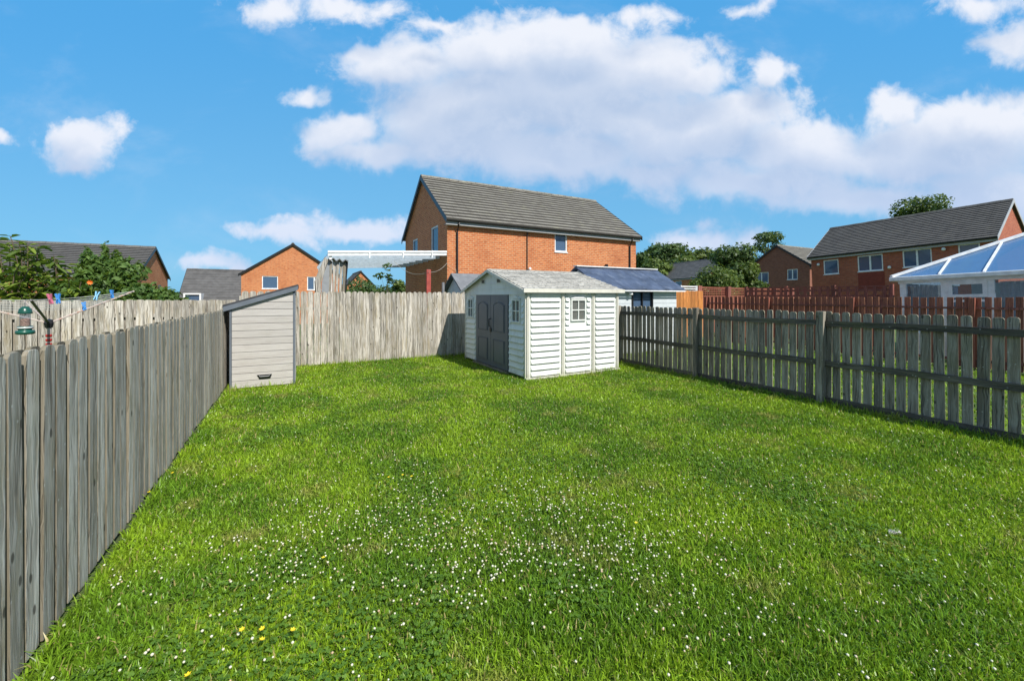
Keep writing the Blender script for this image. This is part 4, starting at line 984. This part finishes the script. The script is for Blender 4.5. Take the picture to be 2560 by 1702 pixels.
b = MB(); b.add([cL0, cR0, apR, apL, cL1, Vector((QL,QW+eo,QE+.02))], [(0,1,2,3),(0,3,4),(4,3,2,5)], .5); o = b.build('roof_pane', M['glass_roof'], con)
m_ = o.modifiers.new('thick', 'SOLIDIFY'); m_.thickness = .02
def slope_bar(x, nm='glazing_bar'):
    t = min(1, max(0, (x+eo)/(AP+eo)))
    b = MB(); poly_bar(b, (x,-eo,QE+.04), (x, -eo+(QW/2+eo)*t, QE+.02+(QR-QE-.02)*t+.02), .04, .04); o = b.build(nm, M['upvc'], con); recalc(o)
for x in (.85, 1.66, 2.46, 3.3, 4.1, 4.9, 5.7): slope_bar(x)
b = MB(); poly_bar(b, cL0+Vector((0,0,.03)), apL+Vector((0,0,.03)), .12, .07); o = b.build('hip_bar', M['upvc'], con); recalc(o)
b = MB(); poly_bar(b, cL1+Vector((0,0,.03)), apL+Vector((0,0,.03)), .12, .07); o = b.build('hip_bar', M['upvc'], con); recalc(o)
b = MB(); poly_bar(b, apL+Vector((0,0,.03)), apR+Vector((0,0,.03)), .12, .1); o = b.build('ridge_bar', M['upvc'], con); recalc(o)
b = MB(); b.box((-eo-.04,-eo-.06,QE-.09),(QL,-eo+.03,QE+.03),.5); b.box((-eo-.05,-eo+.031,QE-.09),(-eo+.03,QW+eo,QE+.03),.5); b.build('gutter', M['upvc'], con, bevel=.02)
b = MB(); b.box((-.03,-.03,2.05),(QL,.06,QE-.09),.5); b.box((-.03,.061,2.05),(.06,QW,QE-.09),.5); b.box((0,-.02,.02),(QL,.05,.65),.5); b.box((-.02,.051,.02),(.05,QW,.65),.5); b.build('wall', M['upvc'], con)
for a_, c_ in [(0,.14),(.84,.98),(1.68,1.80),(2.9,3.04),(4.1,4.24),(5.3,5.4)]: MB().box((a_,-.025,.651),(c_,.055,2.049),.5).build('frame_post', M['upvc'], con)
for y_ in (1.2, 2.4, 3.6): MB().box((-.025,y_,.651),(.055,y_+.1,2.049),.5).build('frame_post', M['upvc'], con)
b = MB()
for (x0_,x1_,z0_,z1_) in ((.98,1.68,1.96,2.049),(.98,1.68,1.62,1.70),(.98,1.06,1.70,1.96),(1.60,1.68,1.70,1.96),(.98,1.68,1.50,1.56)): b.box((x0_,-.045,z0_),(x1_,-.0,z1_),.5)
b.build('opening_sash', M['upvc'], con)
b = MB()
b.box((.142,.01,.655),(QL-.01,.018,2.045),.5); b.box((.01,.142,.655),(.018,QW,2.045),.5); b.build('wall_pane', M['glass_clear'], con)
b = MB(); b.box((.4,QW-.3,0),(QL,QW-.2,2.1),.5); b.build('rear_wall', M['vinyl_trim'], con)
b = MB(); n = 30
vs = []; 
for zz_ in (.7, 1.98): vs += [(.18+.6*i/n, .16+.02*math.sin(i*1.3), zz_) for i in range(n+1)]
b.add(vs, [(i,i+1,n+2+i,n+1+i) for i in range(n)], .5); vs = []
for zz_ in (.7, 2.0): vs += [(1.85+1.0*i/n, .16+.02*math.sin(i*1.7), zz_) for i in range(n+1)]
b.add(vs, [(i,i+1,n+2+i,n+1+i) for i in range(n)], .5); M['blind'] = m_plain('beige_blind', (.72,.64,.54), .9); b.build('blind', M['blind'], con)

# ------------------------------------------------------------------ foliage
def leaf_cloud(lobs, n, size, aspect=1.0, seed=0, droop=0.):
    r_ = np.random.default_rng(seed); lob = np.array(lobs, float); vol = lob[:,3]*lob[:,4]*lob[:,5]; pick = r_.choice(len(lob), n, p=vol**(2/3)/np.sum(vol**(2/3)))
    d = r_.normal(size=(n,3)); d /= np.linalg.norm(d, axis=1)[:,None]; rad = r_.uniform(.35, 1, n)**.5
    bumpy = 1+.22*np.sin(d[:,0]*7+pick)*np.cos(d[:,2]*6+pick*2)
    c = lob[pick,:3]+d*(rad*bumpy)[:,None]*lob[pick,3:6]
    nrm = d+r_.normal(0,.65,(n,3)); nrm[:,2] += .35; nrm /= np.linalg.norm(nrm,axis=1)[:,None]
    t = np.cross(nrm, r_.normal(size=(n,3))); t /= np.linalg.norm(t,axis=1)[:,None]
    if droop: t[:,2] -= droop; t -= nrm*np.sum(t*nrm,1)[:,None]; t /= np.linalg.norm(t,axis=1)[:,None]
    b = np.cross(nrm, t); s = size*r_.uniform(.6,1.4,n)
    tl = t*s[:,None]; bw = b*(s*.5/aspect)[:,None]; mid = nrm*(s*.12)[:,None]
    V = np.stack([c-tl*.5, c+bw+mid, c+tl*.5, c-bw+mid], 1).reshape(-1,3)
    shade = np.clip(.5+.35*np.sin(pick*2.4)+r_.normal(0,.25,n), 0, 1)
    return V, np.arange(4*n), np.full(n,4), shade
def tree(name, label, cat, base, H, lobs, n, size, m='leaf_far', aspect=1.3, group=None, trunk_r=.2, seed=1, droop=0., limbs=5):
    root = thing(name, label, cat, base, 0, group); V, L_, sz, r_ = leaf_cloud(lobs, n, size, aspect, seed, droop)
    o = fast_mesh('crown', V, L_, sz, M[m], {'rnd': ('FACE', r_)}); o.parent = root
    b = MB(); rs = random.Random(seed); b.tube([(0,0,-.3),(.05*H*.1,0,H*.3),(0,.03*H,H*.6),(0,0,H*.82)], [trunk_r, trunk_r*.75, trunk_r*.5, trunk_r*.2], 8)
    for k in range(min(limbs, len(lobs))):
        lo = lobs[k % len(lobs)]; z0 = H*rs.uniform(.25,.5); e = Vector(lo[:3]); s0 = Vector((0,0,z0)); b.tube([s0, s0.lerp(e,.5)+Vector((0,0,.1*H*rs.random())), e], [trunk_r*.45, trunk_r*.28, trunk_r*.08], 6)
    b.build('trunk', M['bark'], root); return root
def lobset(rw, H, z0, k, seed, flat=.8):
    r_ = random.Random(seed); out = []
    for i in range(k):
        a = r_.uniform(0, 6.28); t = r_.random(); z = z0+(H-z0)*(t*.8+.1); rr_ = rw*(1-.55*abs(t-.35)/.65)*r_.uniform(.2,.75)
        s = rw*r_.uniform(.28,.5); out.append((rr_*math.cos(a), rr_*math.sin(a), z, s, s, s*flat))
    out.append((0,0,(z0+H)/2,rw*.5,rw*.5,(H-z0)*.42)); return out
# wood behind the pale cabin: separate trees
wood = [(1608,625,78,3.6,'dark dense tree right beside the big brick house, leftmost of the far wood','leaf_dk'),
        (1640,612,84,5.0,'dark rounded tree in the far wood, second from the big brick house','leaf_dk'),
        (1685,610,82,5.0,'mid green tree at the middle of the far wood above the distant roof','leaf_dk'),
        (1712,634,74,4.6,'sunlit yellow green tree in front of the darker far wood','leaf_far'),
        (1752,622,82,5.0,'sloping topped green tree above the right half of the distant roof','leaf_far'),
        (1785,630,80,4.2,'low green tree at the right end of the far wood','leaf_far'),
        (1655,655,72,4.5,'yellow green lower tree just above the left end of the distant roof','leaf_far')]
for i, (x, ytop, t, rw, lb, ml) in enumerate(wood):
    p = at(x, ytop, t); H = p.z; tree('broadleaf_tree', lb, 'tree', (p.x, p.y, -.2), H, lobset(rw, H, H*.12, 22, 30+i), 9000, .55, ml, group='trees of the far wood', trunk_r=.35, seed=30+i)
p = at(1836, 612, 34); tree('cedar_tree', 'bushy blue green tree left of the brown gable end', 'tree', (p.x, p.y, 0), p.z, lobset(2.1, p.z, 1.5, 22, 51), 9000, .26, 'leaf_dk', 1.8, trunk_r=.16, seed=51, droop=.3)
p = at(1866, 655, 33); tree('broadleaf_tree', 'green shrub like tree touching the windows of the brown gable end', 'tree', (p.x, p.y, 0), p.z, lobset(1.5, p.z, .8, 16, 52), 6000, .22, 'leaf_far', 1.6, trunk_r=.12, seed=52)
p = at(1780, 668, 30); tree('broadleaf_tree', 'low olive green tree with drooping twigs in front of the distant house', 'tree', (p.x, p.y, 0), p.z, lobset(2.3, p.z, .8, 18, 53), 8000, .22, 'leaf_far', 2.0, trunk_r=.14, seed=53, droop=.5)
p = at(1922, 576, 72); tree('tall_tree', 'tall open crowned tree rising behind the brown gable end', 'tree', (p.x, p.y, 0), p.z,
    [(-1.4,0,p.z-1.4,2.0,1.6,1.0),(1.4,0,p.z-1.1,1.9,1.6,1.0),(-2.6,0,p.z-3.0,1.1,1.1,1.0),(2.8,0,p.z-2.9,1.2,1.2,1.1),(0,0,p.z-3.9,1.3,1.2,.7),(-2,0,p.z-6.5,3.0,2.5,2.0),(2.5,0,p.z-5.6,2.6,2.5,1.6),(-5,0,p.z-9,3.2,2.5,2.2),(5.4,0,p.z-4.8,2.6,2,1.5)], 9000, .36, 'leaf_dk', 1.6, trunk_r=.4, seed=54)
p = at(2305, 497, 56); tree('broadleaf_tree', 'rounded tree crown showing above the terrace roof on the right', 'tree', (p.x, p.y, 0), p.z, lobset(4.6, p.z, p.z*.35, 24, 55), 11000, .42, 'leaf_far', 1.6, trunk_r=.4, seed=55)
# greenery under the canopy
p = at(905, 705, 30); tree('hedge_bush', 'dark green bush seen beneath the white canopy', 'bush', (p.x, p.y, -.2), p.z, lobset(2.2, p.z, .3, 14, 61), 6000, .2, 'leaf_dk', 1.5, trunk_r=.1, seed=61)
p = at(955, 708, 27); tree('hedge_bush', 'lower dark bush right of the far gable seen beneath the canopy', 'bush', (p.x, p.y, -.2), p.z, lobset(1.5, p.z, .3, 12, 62), 5000, .18, 'leaf_dk', 1.5, trunk_r=.1, seed=62)
p = at(1000, 688, 30); tree('hedge_bush', 'bright green bush against the wall of the big brick house', 'bush', (p.x, p.y, -.2), p.z, lobset(1.2, p.z, .3, 12, 63), 5000, .18, 'leaf_far', 1.5, trunk_r=.1, seed=63)
p = at(968, 668, 15.2); tree('climbing_plant', 'dark sprig of large leaves hanging in front of the canopy', 'plant', (p.x, p.y, 0), p.z+.1, [(0,0,p.z,.18,.15,.14),(-.22,0,p.z-.32,.28,.15,.10),(.10,0,p.z-.45,.12,.1,.22)], 110, .16, 'leaf_dk', 2.2, trunk_r=.02, seed=64, limbs=3)
# leafy shrubs over the left neighbour's fence: arching stems with long leaves
def stem_shrub(label, base, stems, leaf, m, seed, nleaf=26, group=None, name='leafy_shrub', flower=None):
    r_ = random.Random(seed); root = thing(name, label, 'shrub', base, 0, group); st = MB(); lf = MB()
    for (dx, dy, h, arch) in stems:
        pts = []; n = 12
        for i in range(n+1):
            t = i/n; pts.append(Vector((dx*(t**arch), dy*(t**arch), h*(1-(1-t)**1.35) if arch > 1 else h*t)))
        st.tube(pts, [.018*(1-.8*i/n)+.003 for i in range(n+1)], 6)
        for k in range(nleaf):
            t = .22+.78*(k+r_.random())/nleaf; f = t*n; i = min(int(f), n-1); p = pts[i].lerp(pts[i+1], f-i); a = r_.uniform(0, 6.28)
            d = Vector((math.cos(a), math.sin(a), r_.uniform(-.5, .6))).normalized(); s = leaf*r_.uniform(.6, 1.25)*(1.1-.35*t); w_ = s*.17
            side = d.cross(Vector((r_.uniform(-.3,.3), r_.uniform(-.3,.3), 1))).normalized(); dn = Vector((0,0,-1))
            m1 = p+d*s*.4+Vector((0,0,.03*s)); m2 = p+d*s*.75+dn*s*.10; tp = p+d*s+dn*s*.28
            lf.add([p, m1+side*w_, m2+side*w_*.8, tp, m2-side*w_*.8, m1-side*w_], [(0,1,2,3),(0,3,4,5)])
    lf.build('leaves', M[m], root); st.build('stems', M['bark'], root)
    return root
def stemset(n, spread, h, seed):
    r_ = random.Random(seed); return [(r_.uniform(-spread, spread), r_.uniform(-spread*.5, spread*.5), h*(r_.uniform(.62, 1.0) if spread > .42 else r_.uniform(.8, 1.04)), r_.uniform(1.1, 2.0)) for _ in range(n)]
sh = [(10,652,12.0,.8,19,'bushy long leaved shrub at the far left edge behind the grey fence'),
      (30,600,12.6,.33,7,'upright leafy shoot rising above the roof line, nearest the left edge'),
      (68,604,12.2,.30,7,'second upright leafy shoot rising to the roof ridge, from the left edge'),
      (110,692,11.8,.7,19,'low arching long leaved shrub below the two upright shoots'),
      (150,652,12.3,.4,9,'arching leafy shrub between the tall shoots and the dense fine leaved bush'),
      (180,694,11.9,.6,16,'low leafy shrub left of the orange flower')]
for i, (x, y, Y_, sp, n, lb) in enumerate(sh):
    p = on_Y(x, y, Y_); r0 = stem_shrub(lb, (p.x, Y_, 0), stemset(n, sp, p.z, 70+i), .27, 'leaf', 70+i, 34, 'leafy shrubs behind the left fence')
fine = [(222,640,12.4,.55,'dense fine leaved bush above the orange flower'),(262,628,12.7,.45,'fine leaved bush with a thin twig sticking up above the roof'),(298,645,12.3,.6,'rounded fine leaved bush covering the end of the dark roof'),
        (335,712,11.7,.5,'low bush in front of the orange gable at the left'),(385,722,11.8,.55,'lowest bush, right of the orange gable behind the fence'),(430,738,11.6,.35,'small bush just showing over the fence below the plain dark roof')]
for i, (x, y, Y_, rw, lb) in enumerate(fine):
    p = on_Y(x, y, Y_); H = p.z; r9 = random.Random(i); lobs = lobset(rw, H-.15, 1.2, 16, 90+i, 1.1)+[(r9.uniform(-rw,rw)*.8,0,H-r9.uniform(.12,.3),rw*.14,rw*.14,.22) for _ in range(5)]+[(0,0,H-.1,rw*.14,rw*.14,.26)]
    tree('garden_bush', lb, 'bush', (p.x, Y_, 0), H, lobs, 3600, .13, 'leaf2', 2.4, 'fine leaved bushes behind the left fence', .04, 90+i)
p = on_Y(262, 604, 12.7); b = MB().tube([(0,0,-.5),(.01,0,-.2),(0,0,0)], .006, 5)
for k in range(9): a = k*.7; b.add([(0,0,-.02*k),(.07*math.cos(a),.07*math.sin(a),.03-.02*k),(.075*math.cos(a+.25),.075*math.sin(a+.25),.0-.02*k)], [(0,1,2)])
rt = [o for o in bpy.data.objects if o.get('label','').startswith('fine leaved bush with a thin')][0]
o = b.build('twig', M['leaf2'], rt); o.location = (p.x-rt.location.x, p.y-rt.location.y, p.z)
p = on_Y(226, 706, 11.6); b = MB()
for k in range(9):
    a = k*.7; c, s = math.cos(a), math.sin(a); b.add([(0,0,0),(.028*c-.012*s,-.02,.028*s+.012*c),(.055*c,-.03,.055*s),(.028*c+.012*s,-.02,.028*s-.012*c)], [(0,1,2,3)])
fl = thing('orange_flower', 'single bright orange flower among the fine leaved bushes on the left', 'flower', (p.x, p.y, 0)); o = b.build('petals', M['orange_pet'], fl); o.location = (0,0,p.z)
MB().tube([(0,.3,0),(.02,.15,p.z*.5),(0,.01,p.z)], .006, 5).build('stem', M['leaf'], fl)

# ------------------------------------------------------------------ rotary airer, pegs and bird feeder
HUB = at(122, 808, 4.6); hubz = HUB.z
air = thing('rotary_airer', 'rotary clothes airer with rusty arms behind the left grey fence', 'clothes airer', (HUB.x, HUB.y, 0))
b = MB().tube([(0,0,0),(0,0,hubz+.02)], .022, 10); b.build('pole', M['rust'], air)
b = MB().lathe([(0,-.06),(.032,-.05),(.04,0),(.032,.04),(0,.05)], (0,0,hubz), 10); b.build('hub', M['black'], air)
b = MB()
for k in range(5): b.lathe([(.024,-.015),(.028,0),(.024,.015)], (0,0,hubz-.14-.05*k), 10)
b.build('red_band', M['red_pl'], air)
tips = [at(335, 728, 5.6), at(77, 750, 3.9), at(-190, 735, 4.4), at(60, 752, 6.2)]
for k, t in enumerate(tips):
    d = t-Vector((HUB.x, HUB.y, 0)); pts = [Vector((0,0,hubz)).lerp(d, i/6) for i in range(7)]
    MB().tube(pts, .010 if k != 1 else .012, 6).build('arm', M['rust' if k != 1 else 'black'], air)
base = Vector((HUB.x, HUB.y, 0)); b = MB(); order = [0,1,2,3]
for f in (1.0, .9, .8, .70, .6):
    for i in range(4):
        p0 = Vector((0,0,hubz)).lerp(tips[order[i]]-base, f); p1 = Vector((0,0,hubz)).lerp(tips[order[(i+1) % 4]]-base, f)
        b.tube(sag(p0, p1, .02, 6), .0028, 4)
b.build('line', M['cord'], air)
def peg(mt):
    b = MB()
    for s in (-1, 1): b.prism([(s*.006,-.005,-.04),(s*.012,-.005,-.035),(s*.008,-.005,.0),(s*.016,-.005,.045),(s*.007,-.005,.045),(s*.001,-.005,0)], (0,.01,0), .5)
    return b.build('clothes_peg', mt, None)
def lerp_line(i, j, f, t): return Vector((HUB.x,HUB.y,hubz)).lerp(tips[i], f).lerp(Vector((HUB.x,HUB.y,hubz)).lerp(tips[j], f), t)-Vector((0,0,.02*4*t*(1-t)))
pegs = [((0,1,1.0,.86),'pink','pink clothes peg on the airer line above the bird feeder'),
        ((0,1,1.0,.80),'blue','bright blue clothes peg tilted beside the pink one'),
        ((0,1,1.0,.45),'paleblue','pale blue clothes peg hanging midway along the airer line'),
        ((0,1,1.0,.28),'blue','upright blue clothes peg right of the pale blue one'),
        ((0,1,.6,.35),'blue','blue clothes peg low on the lower airer line'),
        ((1,2,1.0,.3),'white_pl','white clothes peg near the left edge of the photo')]
for a_, mt, lb in pegs:
    o = peg(M[mt]); o.location = lerp_line(*a_); o.rotation_euler = (R(random.uniform(-15,15)), R(random.uniform(-25,25)), TH*-1+random.uniform(-.4,.4)); o.scale = (1.5,1.5,1.25); tag(o, lb, 'clothes peg', 'clothes pegs on the airer')
fp = at(63, 766, 3.9)
fd = thing('bird_feeder', 'dark green and clear tube bird feeder hanging below the airer arm', 'bird feeder', (fp.x, fp.y, fp.z-.26))
MB().lathe([(0,.262),(.02,.258),(.04,.235),(.048,.20),(.048,.19),(0,.19)], n=20).build('lid', M['green_pl'], fd, smooth=True)
MB().lathe([(.036,.19),(.036,.07)], n=20).build('tube', M['glass_clear'], fd, smooth=True)
MB().lathe([(0,.145),(.033,.14),(.033,.07),(0,.07)], n=16).build('seed', M['seed'], fd)
MB().lathe([(0,.07),(.05,.07),(.052,.045),(.045,.042),(.045,.03),(.062,.028),(.066,.0),(.05,-.01),(0,-.01)], n=20).build('tray', M['green_pl'], fd, smooth=True)
MB().lathe([(.051,.05),(.053,.056),(.051,.062)], n=20).build('trim_ring', M['white_pl'], fd, smooth=True)
MB().tube([(0,0,.26),(0,.0,.30),(.01,0,.33)], .002, 5).build('hanger', M['steel'], fd)
